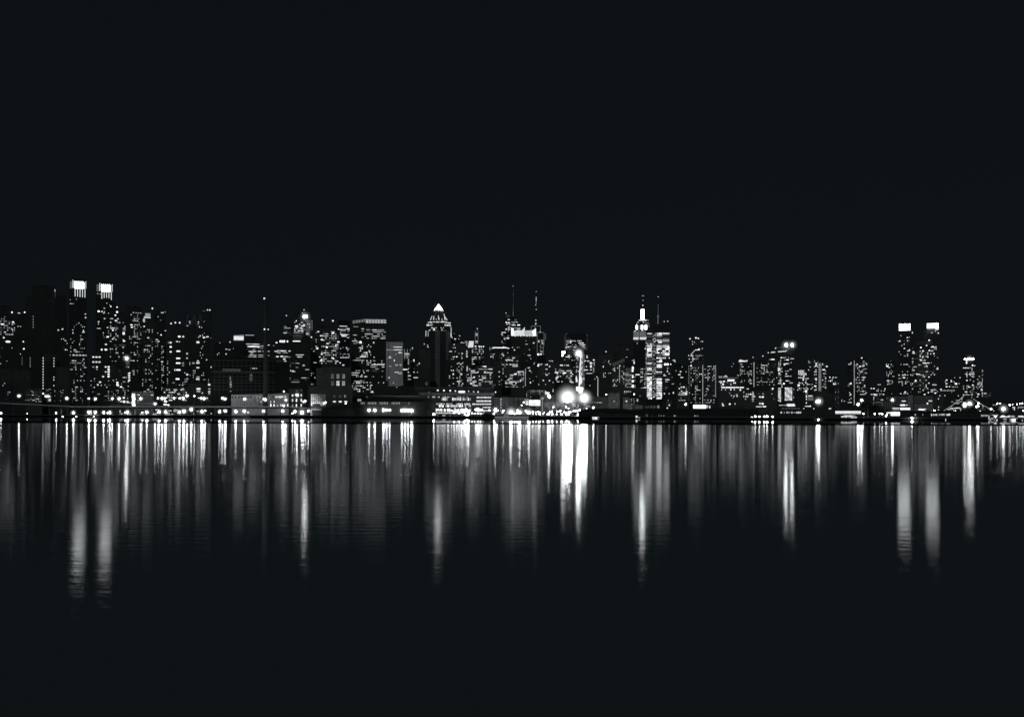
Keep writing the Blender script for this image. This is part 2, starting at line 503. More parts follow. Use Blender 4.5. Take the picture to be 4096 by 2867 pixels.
bld(t, 'dim ribbed block behind the street lamp, below the grey slab', 1870, [(562, 700, 975, None)], [(600, 1200, 700, 1330, .3, TINY)], mat='mid')
bld(t, 'low building of scattered small lights along the street far left', 1800, [(250, 424, 1190, None)], [(252, 1195, 424, 1335, .2, TINY)], mat='dark')

# fin-crowned twin towers
def fin_tower(t, label, xs, ytop, xl, xr, bars, finy, body, D, wins, spots=()):
    f = bld(t, label, D, [(xl, xr, ytop + 78, None)], wins, spots, mat='black', cat='skyscraper', name='crowned_tower', group='twin towers with lit fin crowns', roof=False)
    w = (bars[1] - bars[0]) / 5
    f.box('crown_core', 'glass', xl + 14, xr - 8, ytop + 14, ytop + 78, d=22, y=2)
    for i in range(5):
        x0 = bars[0] + i * w
        b = MB(); b.box(f.u(x0 + 1.5), f.u(x0 + w - 1.2), 0, 1.2, f.z(ytop + 74 + (i % 2) * 3), f.z(ytop - 2), f.z(ytop + 12))
        b.build('crown_panel', 4.01, f.o)
    for i, yb in enumerate(finy):
        x = bars[0] + 6 + i * (bars[1] - bars[0] + 2) / 4.05
        b = MB(); b.box(f.u(x - 3.2), f.u(x + 3.2), -.8, 0, f.z(yb), f.z(ytop + 76)); b.build('crown_fin', 1.5, f.o)
    b = MB(); b.box(f.u(bars[0] - 20), f.u(bars[0] - 8), .4, 2, f.z(ytop + 68), f.z(ytop)); b.build('crown_post', 1.2, f.o)
    b = MB(); b.box(f.u(bars[1] + 8), f.u(bars[1] + 20), .4, 2, f.z(ytop + 72), f.z(ytop + 8)); b.build('crown_post', .8, f.o)
    for i in range(9):
        y = ytop + 6 + i * 8
        b = MB(); b.tube((f.u(bars[0] - 46), 1, f.z(y + 4)), (f.u(bars[0] - 24), 1, f.z(y)), .45); b.build('crown_louvre', .4, f.o)
    b = MB(); b.tube((f.u(bars[0] + 45), 10, f.z(ytop)), (f.u(bars[0] + 45), 10, f.z(ytop - 16)), .3); b.build('antenna', 'metal', f.o)
    for x, y in ((bars[0] - 16, ytop - 7), (bars[1] + 16, ytop + 4)): f.beacon(x, y, 4, 1.6, foot=y + 6, dy=1)
    return f
fin_tower(T[0], 'left one of the twin towers with a bright fin crown', 0, 112, 690, 868, (745, 843), (265, 267, 270, 271, 273), 0, 2700,
    [(700, 560, 865, 840, .2, (17, 18, 10, 9, .15))],
    [(855, 440, 13, 12, 1.2), (857, 475, 15, 14, 1.5), (703, 302, 9, 8, .8), (764, 294, 14, 8, .5), (722, 340, 40, 8, .5), (706, 340, 14, 9, 1.2), (790, 532, 14, 10, .8), (766, 548, 12, 7, .5), (813, 551, 10, 8, .8), (728, 604, 11, 10, 1.2), (730, 633, 12, 12, 1.5), (836, 606, 13, 13, 1.5), (797, 745, 7, 28, .8), (808, 700, 5, 60, .25)])
fin_tower(T[0], 'right one of the twin towers, fin crown above dense lit floors', 0, 142, 958, 1128, (1013, 1108), (290, 280, 278, 280, 298), 0, 2700,
    [(960, 400, 1110, 700, .13)],
    [(978, 241, 12, 10, .8), (1003, 241, 9, 10, .8), (1070, 331, 10, 8, 1.2), (1100, 350, 10, 8, 1.2), (1045, 384, 18, 8, 1.2), (988, 416, 26, 14, 3.2), (1022, 418, 16, 10, 2), (1045, 424, 10, 30, .8), (988, 521, 20, 10, 1.5), (1048, 488, 14, 12, 1.5), (990, 588, 45, 9, .8), (1078, 576, 18, 10, 1.2)])
t = T[0]
bld(t, 'stepped residential tower thick with lights right of the second fin crown', 2350, [(1100, 1190, 352, None), (1190, 1262, 432, None)],
    [(1100, 480, 1262, 860, .42, (18, 19, 13, 11, .25)), (1100, 860, 1262, 1340, .16)],
    [(1110, 368, 14, 12, 2), (1173, 373, 15, 14, 2), (1173, 422, 20, 18, 3.2), (1156, 455, 18, 14, 2), (1162, 508, 26, 14, 2), (1240, 635, 26, 30, 2), (1132, 606, 20, 14, 2), (1132, 692, 18, 12, 1.5), (1080, 672, 26, 14, 2), (1244, 711, 26, 14, 2)], cat='apartment block')
bld(t, 'mid-rise with a glowing glazed top floor below the left fin crown', 2050, [(692, 876, 845, None)],
    [(700, 900, 876, 1340, .16)], [(738 + 33 * i, 855, 28, 15, .8) for i in range(4)] + [(862, 855, 12, 15, .8), (704, 855, 8, 12, .8), (838, 893, 14, 10, 1.2), (740, 855, 8, 16, 1.5)])
bld(t, 'mid-rise with paired bright windows in three rows under the right fin crown', 2000, [(905, 1100, 835, None)],
    [(905, 1080, 1100, 1335, .2)], [(936 + 31 * i, y, 24, h, lv) for i in range(3) for (y, h, lv) in ((874, 13, 2), (924, 17, 1.2))] + [(936, 974, 24, 14, .4), (972, 974, 18, 16, 2), (972, 998, 18, 8, .8), (1020, 798, 18, 18, 2), (1062, 798, 30, 18, 2), (1062, 745, 24, 14, 1.5)])
bld(t, 'lower housing block with bright stacked bays near the mast lamp', 1950, [(1022, 1160, 955, None), (1160, 1300, 985, None)],
    [(1030, 1100, 1160, 1340, .3), (1160, 1000, 1300, 1340, .2)], [(1090, 974 + 24 * i, 24, 17, 2) for i in range(5)] + [(1060, 974, 18, 14, 2), (1060, 1024, 16, 14, 1.5), (1035, 1071, 22, 16, 1.5), (1296, 1035, 22, 14, 2), (1296, 1058, 22, 14, 2), (1296, 1080, 22, 14, 2), (1296, 1105, 22, 16, 2), (1178, 1130, 20, 16, 3.2), (1180, 1152, 28, 16, 3.2), (1215, 1172, 28, 14, 2), (1005, 1127, 26, 18, 1.2), (982, 1152, 20, 14, 1.2)])
# roof mast lamp that draws the strongest streak on the left
f = bld(t, 'narrow dark block carrying the single dazzling roof lamp', 2150, [(1262, 1300, 900, None)], [(1262, 920, 1300, 1300, .1)])
lamp(t, 1270, 886, 2140, 7, 20, label='dazzling single lamp on a roof right of the fin-crowned twins', name='roof_floodlight', halo=20, hst=2.4)
bld(T[0], 'dim tower with lit bay columns between dense tower and lamp roof', 2500, [(1268, 1300, 375, None)], [], mat='black')

# ================================================================== T[1]
t = T[1]
bld(t, 'dense dark residential tower with small scattered lights, flat broad top', 2450, [(18, 168, 378, None)],
    [(20, 420, 165, 1100, .2, (16, 20, 10, 9, .15))], [(82, 428, 16, 7, 1.2), (62, 552, 24, 14, 2), (66, 575, 20, 14, 2), (90, 508, 40, 8, .8), (85, 1030, 16, 60, .25), (42, 1033, 24, 12, 2), (40, 1058, 24, 14, 2), (40, 1082, 24, 14, 2), (40, 1104, 24, 14, 2)], cat='apartment block')
f = bld(t, 'residential tower topped by a glowing white rooftop house', 2300, [(165, 294, 488, None)],
    [(168, 590, 294, 1240, .26, (16, 20, 10, 10, .1))], [(188, 500, 22, 14, 1.5), (188, 517, 26, 10, 1.2), (190, 567, 14, 12, 2), (232, 680, 24, 12, 2)], [(272, 383, 8, 1.6), (272, 538, 6, 1.2)], cat='apartment block')
f.box('rooftop_house', .5, 200, 252, 434, 484, d=10, y=2)
b = MB(); b.prism([(f.u(180), 1, f.z(484)), (f.u(256), 1, f.z(484)), (f.u(256), 12, f.z(484)), (f.u(180), 12, f.z(484))], [(f.u(196), 3, f.z(464)), (f.u(252), 3, f.z(464)), (f.u(252), 10, f.z(464)), (f.u(196), 10, f.z(464))]); b.build('rooftop_skirt', 1.2, f.o)
bld(t, 'plain dark tower with a lit roof edge and light columns down its left side', 2380, [(292, 408, 428, None)],
    [(360, 740, 395, 1230, .5, (17, 18, 9, 9, .1)), (300, 600, 360, 1230, .08)], [(372, 428, 32, 9, 1.2), (400, 420, 10, 8, .8), (355, 503, 20, 5, .5), (360, 651, 14, 13, 2), (330, 470, 10, 8, 1.2), (404, 608, 16, 10, 1.2), (336, 717, 14, 13, 1.5), (371, 920, 24, 12, 1.5)], mat='black')
bld(t, 'broad dark tower with three roof beacons and stacked bright bays', 2200, [(452, 592, 560, None), (412, 452, 640, None)],
    [(418, 840, 460, 1240, .2), (470, 1120, 592, 1340, .3)],
    [(543, 667, 30, 18, 2), (583, 667, 26, 18, 1.2), (520, 717, 22, 12, 1.5), (543, 720, 20, 10, .8), (533, 814, 46, 16, 2), (533, 886, 46, 16, 2), (533, 934, 52, 17, 2), (583, 934, 28, 16, .5), (583, 958, 28, 12, .4), (535, 1002, 54, 16, 2), (527, 1093, 44, 18, 2), (456, 730, 26, 20, 1.2), (457, 772, 26, 18, 2), (457, 822, 22, 16, 2), (433, 730, 4, 18, .8), (500, 1003, 12, 24, 1.2)],
    [(460, 537, 8, 1.6), (503, 527, 8, 1.6), (547, 527, 8, 1.6)])
f = bld(t, 'dark twin-topped glass tower with paired beacons and faint diagonal bracing', 2150, [(592, 770, 570, None), (768, 868, 415, None)],
    [(770, 620, 868, 960, .06), (592, 1000, 868, 1345, .1)],
    [(648, 520, 16, 10, 1.2), (648, 538, 18, 8, .8), (735, 522, 14, 10, 1.2), (735, 540, 12, 10, .8), (745, 570, 12, 14, 1.2), (768, 576, 10, 10, 1.2), (625, 562, 22, 8, .8), (793, 515, 18, 5, .4), (738, 674, 12, 10, 1.2), (752, 661, 14, 12, 1.5), (791, 676, 28, 14, 2), (826, 668, 30, 12, 1.5), (862, 680, 10, 6, .5),
     (730, 725, 34, 24, 1.5), (730, 912, 24, 10, 1.5), (730, 932, 42, 18, 1.2), (730, 980, 36, 14, 1.2), (733, 1073, 36, 14, .5), (730, 1094, 40, 20, 1.2), (622, 841, 20, 20, .8), (622, 886, 20, 16, .8), (650, 940, 8, 40, .5), (685, 935, 28, 20, .5), (624, 1050, 22, 18, 1.5), (624, 1095, 20, 24, .5), (767, 785, 10, 10, 1.2), (755, 827, 8, 10, 1.2), (755, 857, 8, 10, .8), (768, 882, 8, 10, .8), (866, 973, 16, 12, 1.5), (818, 900, 14, 12, 1.2)],
    [(781, 413, 7, 1.2), (797, 413, 7, 1.2), (826, 397, 7, 1.2), (850, 397, 7, 1.6)], mat='black', cat='skyscraper', name='skyscraper')
for x0, x1 in ((632, 605), (690, 720), (690, 660), (752, 722), (752, 782)):
    b = MB(); b.tube((f.u(x0), 1, f.z(455)), (f.u(x1), 1, f.z(560)), .5); b.build('brace', 'lightmetal', f.o)
bld(t, 'low bright-windowed housing at the foot of the twin-topped tower', 1850, [(380, 640, 1180, None), (640, 866, 1140, None)],
    [(385, 1190, 640, 1345, .35, (24, 26, 16, 14, .2)), (645, 1220, 866, 1345, .14, (24, 26, 16, 14, .2))],
    [(738, 1192, 46, 20, 1.5), (738, 1218, 46, 14, .8), (846, 1148, 28, 20, 1.5), (848, 1192, 24, 12, .8), (846, 1220, 26, 14, 1.5), (846, 1240, 22, 12, .8), (742, 1283, 22, 10, 2), (503, 1218, 20, 16, .8), (540, 1245, 30, 20, .8), (436, 1262, 30, 24, .8), (580, 1192, 22, 12, .8), (624, 1260, 24, 18, 3.2), (408, 1320, 34, 18, 3.2), (405, 1350, 36, 18, 3.2), (436, 1356, 20, 16, 3.2)])
bld(t, 'low dark block with a few dots right of the twin-topped tower', 2700, [(884, 990, 742, None)], [(886, 760, 980, 880, .06)], [(950, 731, 9, 9, .8), (942, 834, 10, 8, 1.2), (927, 848, 10, 8, 1.5)], mat='dark')
bld(t, 'dark block with one beacon and dotted office rows behind the banded garage', 2600, [(984, 1165, 738, None)],
    [(1005, 775, 1160, 885, .3, (17, 18, 10, 10, .3))], [(1014, 795, 12, 10, 1.5), (1093, 787, 16, 16, 2), (1126, 788, 14, 18, 2), (1040, 798, 40, 5, .8), (1186, 868, 20, 14, 1.5), (1014, 844, 14, 14, 1.2)], [(1053, 723, 7, 1.2)])
f = bld(t, 'office block with a bright ribbed roof sign box and long lit top floors', 2550, [(1088, 1312, 660, None), (1190, 1520, 735, None)],
    [(1200, 735, 1400, 890, .45, (11, 18, 9, 7, .7)), (1400, 740, 1510, 880, .3, OFF)],
    [(1250, 655, 106, 6, .9), (1290, 768, 140, 13, 2), (1310, 745, 90, 8, 1.5), (1275, 818, 80, 9, 1.2)], mat='black')
f.box('sign_box', .4, 1090, 1190, 660, 710, d=8, y=-1, ytr=653)
for i in range(12):
    b = MB(); b.box(f.u(1093 + 8.2 * i), f.u(1098 + 8.2 * i), -2, -1.2, f.z(706), f.z(668)); b.build('sign_rib', 2, f.o)
# banded car park
f = bld(t, 'long low car park building with pale horizontal floor edges', 1780, [(872, 1515, 892, None), (1515, 1660, 930, None)],
    [], [(1262, 988, 12, 6, .5), (1290, 987, 30, 8, 1.2), (1318, 987, 20, 9, .8), (1058, 1090, 14, 60, .25), (1062, 1150, 24, 80, .25), (1265, 1080, 34, 90, .1), (1060, 1135, 30, 8, .4), (1062, 1218, 16, 6, .8)], mat='darkened', roof=False)  # wall colour darkened to offset the light of the road lamps
for i, y in enumerate((905, 960, 1016, 1070, 1104, 1130, 1165, 1197)):
    f.box('floor_edge', 'mid', 868 + (i % 2) * 6, 1512, y, y + (7 if i != 2 else 20), d=1.5, y=-1.4)
for i in range(14):
    b = MB(); x = 900 + i * 45; b.box(f.u(x), f.u(x + 4), -.9, 0, f.z(1240), f.z(900)); b.build('column', 'dark', f.o)
f.box('ticket_hall', 'pale', 978, 1160, 993, 1020, d=4, y=-5.4)

# white roadside block and neighbours (strip sheet)
t = S[1]
f = Frame(t, 600, 1790, 'white_roadside_block', 'pale low block with a stack of bright stairwell lights at its left corner', 'building')
f.box('wall', 'pale', 378, 826, 137, d=20)
f.box('roof', 'lightmetal', 372, 830, 130, 138, d=21, y=-.5)
for i in range(12): f.pane('window', [3.2, 2, 5][i % 3], 404 + 32 * (i % 2), 190 + 21 * (i - i % 2) , 30, 38)
for i, (x, y, w, h, lv) in enumerate([(520, 195, 50, 14, 1.5), (790, 195, 50, 26, .8), (640, 185, 40, 30, .1), (690, 185, 30, 30, .1), (508, 308, 12, 34, 1.2), (548, 308, 30, 8, 1.2)]): f.pane('window', lv, x, y, w, h)
for i in range(9): f.pane('window', .4, 470 + 46 * i, 368, 22, 10)
f = Frame(t, 190, 1795, 'low_roadside_block', 'grey two-storey block beside the stairwell-lit one', 'building')
f.box('wall', 'mid', -40, 372, 218, d=18)
for (x, y, w, h, lv) in [(225, 250, 40, 34, 2), (300, 262, 26, 40, .4), (230, 330, 52, 44, 2), (302, 335, 40, 44, 1.5), (170, 326, 40, 20, 1.5), (345, 350, 24, 16, 1.5), (125, 327, 16, 14, 1.2), (60, 200, 12, 30, .5)]: f.pane('window', lv, x, y, w, h)
f.box('low_wall', 'pale', -40, 372, 392, 404, d=.6, y=-2)

# elevated road
def road(pts, D=1700):
    for i in range(len(pts) - 1):
        (px0, py0), (px1, py1) = pts[i], pts[i + 1]
        w0, w1 = world(px0, py0, D), world(px1, py1, D)
        o = bpy.data.objects.new('elevated_road', None); col.objects.link(o); o.location = (w0.x, D, 0)
        tag(o, ['left end of the elevated road, sloping gently down to the right', 'long level stretch of elevated road in front of the arched hall and housing', 'short lower ramp of the elevated road by the gabled pavilion'][i], 'road viaduct', 'elevated road along the shore')
        L = w1.x - w0.x; z0, z1 = w0.z, w1.z
        b = MB(); b.box(0, L - .05, 0, 24, z0 - 5.2, z0 - 1.1, z1 - 1.1); b.v = [(p[0], p[1], p[2] if p[2] > z0 - 5 else (z0 - 3 if p[0] < 1 else z1 - 3)) for p in b.v]; b.build('road_deck', 'roof', o)
        b = MB(); b.box(0, L - .05, -.35, -.02, z0 - 1.1, z0, z1); b.v = [(p[0], p[1], (z1 - 1.1 if (p[0] > 1 and abs(p[2] - (z0 - 1.1)) < 1e-6 and p[2] != z1) else p[2])) for p in b.v]; b.build('parapet', 'white', o)
        n = max(2, int(L / 24))
        for k in range(n):
            x = L * (k + .5) / n
            b = MB(); b.box(x - .7, x + .7, 4, 5.4, GZ - 1, (z0 + z1) / 2 - 3.4); b.build('pillar', 'concrete', o)
road([(-60, 1607), (300, 1624.5), (1153, 1625), (1250, 1632)])
# ================================================================== shore halls, power house: T[2] and strips
t = S[2]
f = Frame(t, 640, 1780, 'arched_hall', 'long floodlit hall with square windows over tall arches', 'building')
f.box('wall', 'white', 125, 1275, 193, None, d=30, ytr=160)
b = MB(); a, c = f.u(100), f.u(1290)
b.prism([(a, -1, f.z(194)), (c, -1, f.z(160)), (c, 31, f.z(160)), (a, 31, f.z(194))], [(f.u(190), 12, f.z(150)), (c, 12, f.z(72)), (c, 31, f.z(72)), (f.u(190), 31, f.z(150))]); b.build('roof', 'roof', f.o)
b = MB(); b.prism([(f.u(245), 14, f.z(140)), (f.u(1290), 14, f.z(74)), (f.u(1290), 15, f.z(74)), (f.u(245), 15, f.z(140))], [(f.u(255), 14, f.z(92)), (f.u(1000), 14, f.z(56)), (f.u(1000), 15, f.z(56)), (f.u(255), 15, f.z(92))]); b.build('roof_monitor', 'lightmetal', f.o)
b = MB(); b.tube((f.u(255), 13.4, f.z(92)), (f.u(1000), 13.4, f.z(52)), .35); b.build('ridge_rail', .4, f.o)
f.pane('roof_light', .8, 1060, 66, 110, 34, 13); f.pane('roof_light', .4, 1180, 52, 110, 26, 13)
b = MB(); b.box(f.u(1000), f.u(1400), 16, 22, f.z(80), f.z(40), f.z(28)); b.build('roof_block', 'mid', f.o)
for i in range(18):
    x = 150 + i * 62
    if i not in (7, 8, 9, 10, 11, 12): f.pane('window', .04 if i < 14 else 1.2, x, 248 - i * 1.2, 30, 32)
for (x, w, h, lv) in [(640, 34, 26, .4), (700, 16, 30, .8), (762, 12, 30, .8), (830, 30, 28, .8), (900, 8, 24, .8), (968, 8, 20, .25), (1037, 32, 32, 1.2), (1106, 34, 32, 1.5), (1168, 16, 30, .8), (1240, 20, 26, .25)]: f.pane('window', lv, x, 236, w, h)
for i, (x, y, h, lv) in enumerate([(590, 305, 60, .1), (652, 300, 70, .25), (716, 330, 30, 1.2), (782, 335, 26, 1.2), (912, 330, 40, 1.2), (980, 330, 34, 1.5), (912, 403, 60, 3.2), (980, 405, 58, 2), (1048, 408, 50, 1.2), (1118, 400, 50, 1.2), (1255, 398, 44, 2)]): f.pane('arched_window', lv, x, y, 22, h)
for i in range(15):
    b = MB(); x = 560 + i * 48; b.box(f.u(x), f.u(x + 9), -.7, 0, 0, f.z(275)); b.build('pilaster', 'white', f.o)
f = Frame(t, 1420, 1790, 'window_block', 'dark brown block with three rows of three shining windows', 'building')
f.box('wall', 'mid', 1275, 1552, 70, d=22); f.box('cornice', 'roof', 1270, 1558, 62, 70, d=23, y=-.4)
for (x, y, w, h, lv) in [(1348, 206, 32, 40, 1.5), (1348, 302, 26, 56, 1.2), (1348, 408, 22, 44, .5), (1428, 302, 30, 62, 2), (1428, 405, 28, 56, 2), (1522, 202, 24, 46, 1.5), (1522, 300, 28, 60, 1.5), (1522, 400, 26, 60, 1.2), (1432, 115, 18, 22, .25), (1524, 100, 26, 10, .25)]: f.pane('window', lv, x, y, w, h)
f = Frame(T[2], 800, 1800, 'power_house', 'massive windowless power house with one great gridded window', 'building')
f.box('wall', 'mid', 586, 1030, 1165, d=40)
f.box('upper_wall', 'mid', 750, 1012, 975, 1168, d=36, y=1)
f.box('side_block', 'dark', 662, 752, 985, 1168, d=30, y=3)
rr = random.Random(4)
for j in range(6):
    for i in range(8):
        lv = max(.1, 1.5 - .2 * i + (.4 if j > 3 else -.1 * (5 - j))) * rr.uniform(.6, 1.2)
        f.pane('glazed_window', min([.1, .25, .5, .8, 1.2, 2], key=lambda v: abs(v - lv)), 620 + 18.7 * i, 1256 + 19.5 * j, 14.5, 16, sq=True)
for i, x in enumerate((827, 883, 939)):
    f.pane('tall_window', [.14, .25, .25][i], x, 1066, 28, 44, .5, True); f.pane('tall_window', [.1, 1.2, .5][i], x, 1136, 28, 46, .5, True)
    if i: f.pane('tall_window', 1.5, x, 1207, 28, 46, .5, True)
    f.pane('window', .05, (848, 906, 962)[i], 1268, 24, 30); f.pane('window', 1.5, (848, 906, 962)[i], 1320, 30, 14)
f.pane('window', 1.2, 953, 1266, 9, 26)
for i, x in enumerate((827, 883, 939)):                      # glazing bars of the tall windows
    for y in (1066, 1136) + ((1207,) if i else ()):
        f.box('mullion', 'roof', x - 1, x + 1, y - 23, y + 23, d=.2, y=.1); f.box('mullion', 'roof', x - 14, x + 14, y - 9, y - 5, d=.2, y=-.12)
# chimney
f = Frame(T[2], 154, 1760, 'chimney_stack', 'tall slim round power station chimney with beacons at top and middle', 'chimney')
b = MB(); w = f.m(19); b.cyl(0, 8, 0, f.z(296), w * 1.3, w * .95, n=20); b.build('shaft', 'black', f.o)
b = MB(); b.cyl(0, 8, f.z(296), f.z(288), w * 1.05, n=20); b.build('rim', 'roof', f.o)
f.beacon(140, 282, 9, 2, foot=290, dy=8); f.beacon(143, 592, 8, 2, dy=8 - w * 1.1); f.beacon(181, 592, 6, 1.6, dy=8)
t = T[2]
bld(t, 'dark glass office pair with four bright roof lamps and curved front', 2250, [(196, 250, 750, None), (230, 382, 738, None), (382, 605, 735, None)],
    [(240, 800, 410, 1150, .07, OFF), (400, 840, 600, 1150, .07, OFF), (190, 950, 260, 1150, .04)],
    [(303, 717, 16, 22, 3.2), (320, 717, 16, 22, 3.2), (341, 717, 18, 24, 3.2), (374, 717, 16, 22, 2), (265, 731, 22, 12, 2), (237, 761, 20, 5, .5), (262, 818, 46, 9, 1.2), (325, 813, 40, 13, 1.5), (350, 813, 30, 13, 1.2), (395, 813, 24, 13, 1.2), (275, 870, 30, 14, 1.5), (318, 868, 34, 14, 1.5), (360, 868, 50, 7, .8), (343, 894, 28, 16, 1.5), (538, 955, 26, 16, .8), (408, 1009, 12, 14, 1.2), (430, 1011, 20, 10, 1.2), (490, 868, 14, 6, .8), (345, 1028, 14, 14, 1.5), (199, 991, 12, 12, .8)], mat='black')
f = bld(t, 'tiered tower with one large round dazzling light on its crown', 2600, [(333, 420, 560, None), (420, 556, 520, None), (432, 520, 470, 540), (448, 530, 443, 520)],
    [(335, 560, 418, 670, .35, (15, 16, 9, 9, .3)), (440, 500, 555, 640, .45, (16, 17, 13, 11, .35))],
    [(465, 562, 36, 14, 2), (465, 578, 28, 10, 1.5), (462, 510, 12, 14, 1.5), (495, 545, 16, 8, 1.5), (512, 580, 14, 12, 2), (350, 632, 40, 9, 1.5), (480, 630, 110, 5, .5), (480, 648, 120, 3, .14), (480, 664, 120, 3, .25), (480, 685, 120, 3, .14), (540, 548, 24, 12, 1.2)],
    [(540, 397, 7, .8), (525, 431, 6, .8), (363, 458, 6, 1.2)], cat='skyscraper', name='skyscraper')
b = MB(); b.ball(f.u(541), 0, f.z(467), f.m(11), 2, f.m(14), n=14, m=8); b.ball(f.u(562), 0, f.z(464), f.m(11), 2, f.m(13), n=14, m=8); b.build('crown_light', 11, f.o)
add_bloom(f, f.u(551), f.z(466), 30, 1.6)
f = bld(t, 'striped tower top of thin vertical lines beside the round light', 2650, [(556, 626, 503, None)], [(590, 620, 625, 690, .2)], [(573, 640, 26, 16, 1.2), (594, 545, 12, 9, 1.2), (596, 575, 10, 14, 1.2), (578, 542, 10, 8, 1.2)], mat='black', roof=False)
for i in range(6):
    x = 561 + 12.3 * i; b = MB(); b.box(f.u(x - 1.2), f.u(x + 1.2), -1, 0, f.z(665), f.z(503)); b.build('fin', .4, f.o)
bld(t, 'dark office with a long lit cornice strip and small arched crown lights', 2420, [(420, 520, 712, None), (520, 610, 672, None)],
    [(525, 820, 600, 1150, .08)], [(466, 715, 90, 13, 2), (566, 775, 70, 18, .14), (597, 777, 10, 14, 1.2)] + [(536 + 13 * i, 742, 7, 22, 1.2) for i in range(4)] + [(555, 748, 46, 7, 1.2)], mat='black')
bld(t, 'big rounded apartment slab crowded with bright windows, two beacons on top', 2300, [(604, 905, 612, None), (625, 830, 575, 612)],
    [(608, 620, 690, 960, .22, (22, 23, 14, 10, .3)), (690, 610, 905, 960, .28, (20, 21, 15, 11, .35)), (590, 960, 660, 1170, .2)],
    [(683, 620, 24, 12, 1.5), (615, 676, 14, 13, 2), (676, 787, 16, 15, 3.2), (832, 633, 24, 14, 2), (886, 720, 28, 14, 2), (715, 910, 24, 18, 2), (720, 845, 24, 14, 1.5), (770, 775, 22, 18, 2), (830, 884, 26, 12, 2), (720, 700, 28, 12, 2), (778, 738, 30, 12, 1.5), (716, 660, 36, 12, 1.5), (860, 760, 14, 20, 1.5), (905, 930, 13, 11, 2), (936, 952, 24, 12, 1.5)],
    [(726, 501, 7, 1.2), (830, 507, 9, 1.6)], cat='apartment block')
bld(t, 'office tower with long lit floors behind the crowded apartment slab', 2550, [(886, 1005, 512, None)],
    [(890, 590, 1003, 700, .45, (12, 16, 11, 7, .7)), (890, 780, 1003, 900, .4, (12, 18, 11, 8, .5)), (890, 700, 1003, 790, .1)],
    [(935, 564, 90, 9, 1.2), (887, 594, 16, 10, 1.5), (945, 648, 90, 12, 1.5), (942, 664, 60, 9, 2), (978, 679, 14, 8, 1.2), (980, 588, 40, 8, 1.2)], mat='glass')
f = bld(t, 'tall dark office tower crowned by a row of glowing square panels', 2400, [(1015, 1362, 538, None), (1030, 1358, 500, 538)],
    [(1018, 560, 1150, 1260, .08, OFF), (1150, 590, 1362, 700, .35, OFF), (1060, 900, 1360, 1280, .11, (17, 20, 10, 10, .2)), (1100, 760, 1220, 1200, .18, (17, 20, 12, 12, .2)), (1210, 940, 1360, 1040, .35, OFF)],
    [(1108, 728, 22, 30, 3.2), (1050, 714, 60, 8, 1.2), (1090, 728, 50, 8, .8), (1240, 728, 14, 18, 1.2), (1168, 830, 18, 16, 1.5), (1200, 822, 12, 18, 1.2), (1190, 752, 10, 10, 1.5), (1250, 943, 18, 11, 1.5), (1300, 944, 60, 7, 1.2), (1345, 945, 16, 10, 1.2), (1245, 875, 12, 10, 1.2), (1320, 600, 60, 10, .5), (1285, 617, 130, 5, .8)], mat='black', cat='skyscraper', name='skyscraper')
for i in range(7): f.pane('crown_panel', .5, 1172 + 30 * i, 514, 25, 30, -.6, True); f.pane('crown_strip', 1.2, 1172 + 30 * i, 528, 25, 4, -.9, True)
for i in range(8): f.pane('crown_panel', .5, 1035 + 15.5 * i, 524 - i * 2.2, 6, 30 - i * .4, -.6, True)
b = MB(); b.box(f.u(1140), f.u(1362), -.8, 0, f.z(499), f.z(496)); b.build('cornice', .8, f.o)
bld(t, 'low lights of a street front between power house and shed', 1900, [(1010, 1381, 1150, None), (1381, 1780, 1170, None)],
    [(1020, 1155, 1250, 1240, .22, (18, 18, 12, 9, .3)), (1380, 1120, 1560, 1240, .08)], [(1226, 1226, 38, 10, 1.2), (1218, 1157, 22, 8, 1.5), (1115, 1165, 14, 12, 1.5), (1100, 1218, 14, 14, 1.5), (1075, 1197, 34, 7, 1.2), (1180, 1157, 10, 10, 1.2)], mat='black')
f = Frame(t, 1098, 1780, 'small_billboard', 'small pale billboard standing left of the dark shed roof', 'billboard')
f.pane('sign_face', .5, 1098, 1306, 38, 24, sq=True); b = MB(); b.box(-.4, .4, .2, .8, 0, f.z(1318)); b.box(f.u(1077), f.u(1119), .05, .5, f.z(1320), f.z(1292)); b.build('frame', 'metal', f.o)
f = Frame(t, 1175, 1790, 'satellite_dish', 'pale upturned dish on the roof left of the long dark shed', 'dish')
b = MB(); b.cyl(0, 0, 0, f.z(1285), .6); b.build('mount', 'metal', f.o)
b = MB(); b.ball(0, 0, f.z(1275), f.m(14), 1, f.m(8), n=12, m=6); b.build('dish', 'white', f.o).rotation_euler = (0, .0, 0)
# gabled pavilion
f = Frame(t, 668, 1640, 'gabled_pavilion', 'small pale gabled portal building on the quay left of the dark shed', 'pavilion')
f.box('wall', 'stone', 610, 728, 1385, None, d=10)
b = MB(); z0, z1 = f.z(1386), f.z(1345); b.prism([(f.u(603), -1, z0), (f.u(735), -1, z0), (f.u(735), 11, z0), (f.u(603), 11, z0)], [(f.u(640), -1, z1), (f.u(700), -1, z1), (f.u(700), 11, z1), (f.u(640), 11, z1)]); b.build('roof', 'concrete', f.o)
f.box('doorway', 'roof', 630, 708, 1408, None, d=.3, y=-.4)
f.box('portal_beam', 'white', 610, 728, 1396, 1404, d=.5, y=-.7); f.box('portal_post', 'white', 610, 618, 1404, None, d=.5, y=-.7); f.box('portal_post', 'white', 720, 728, 1404, None, d=.5, y=-.7)

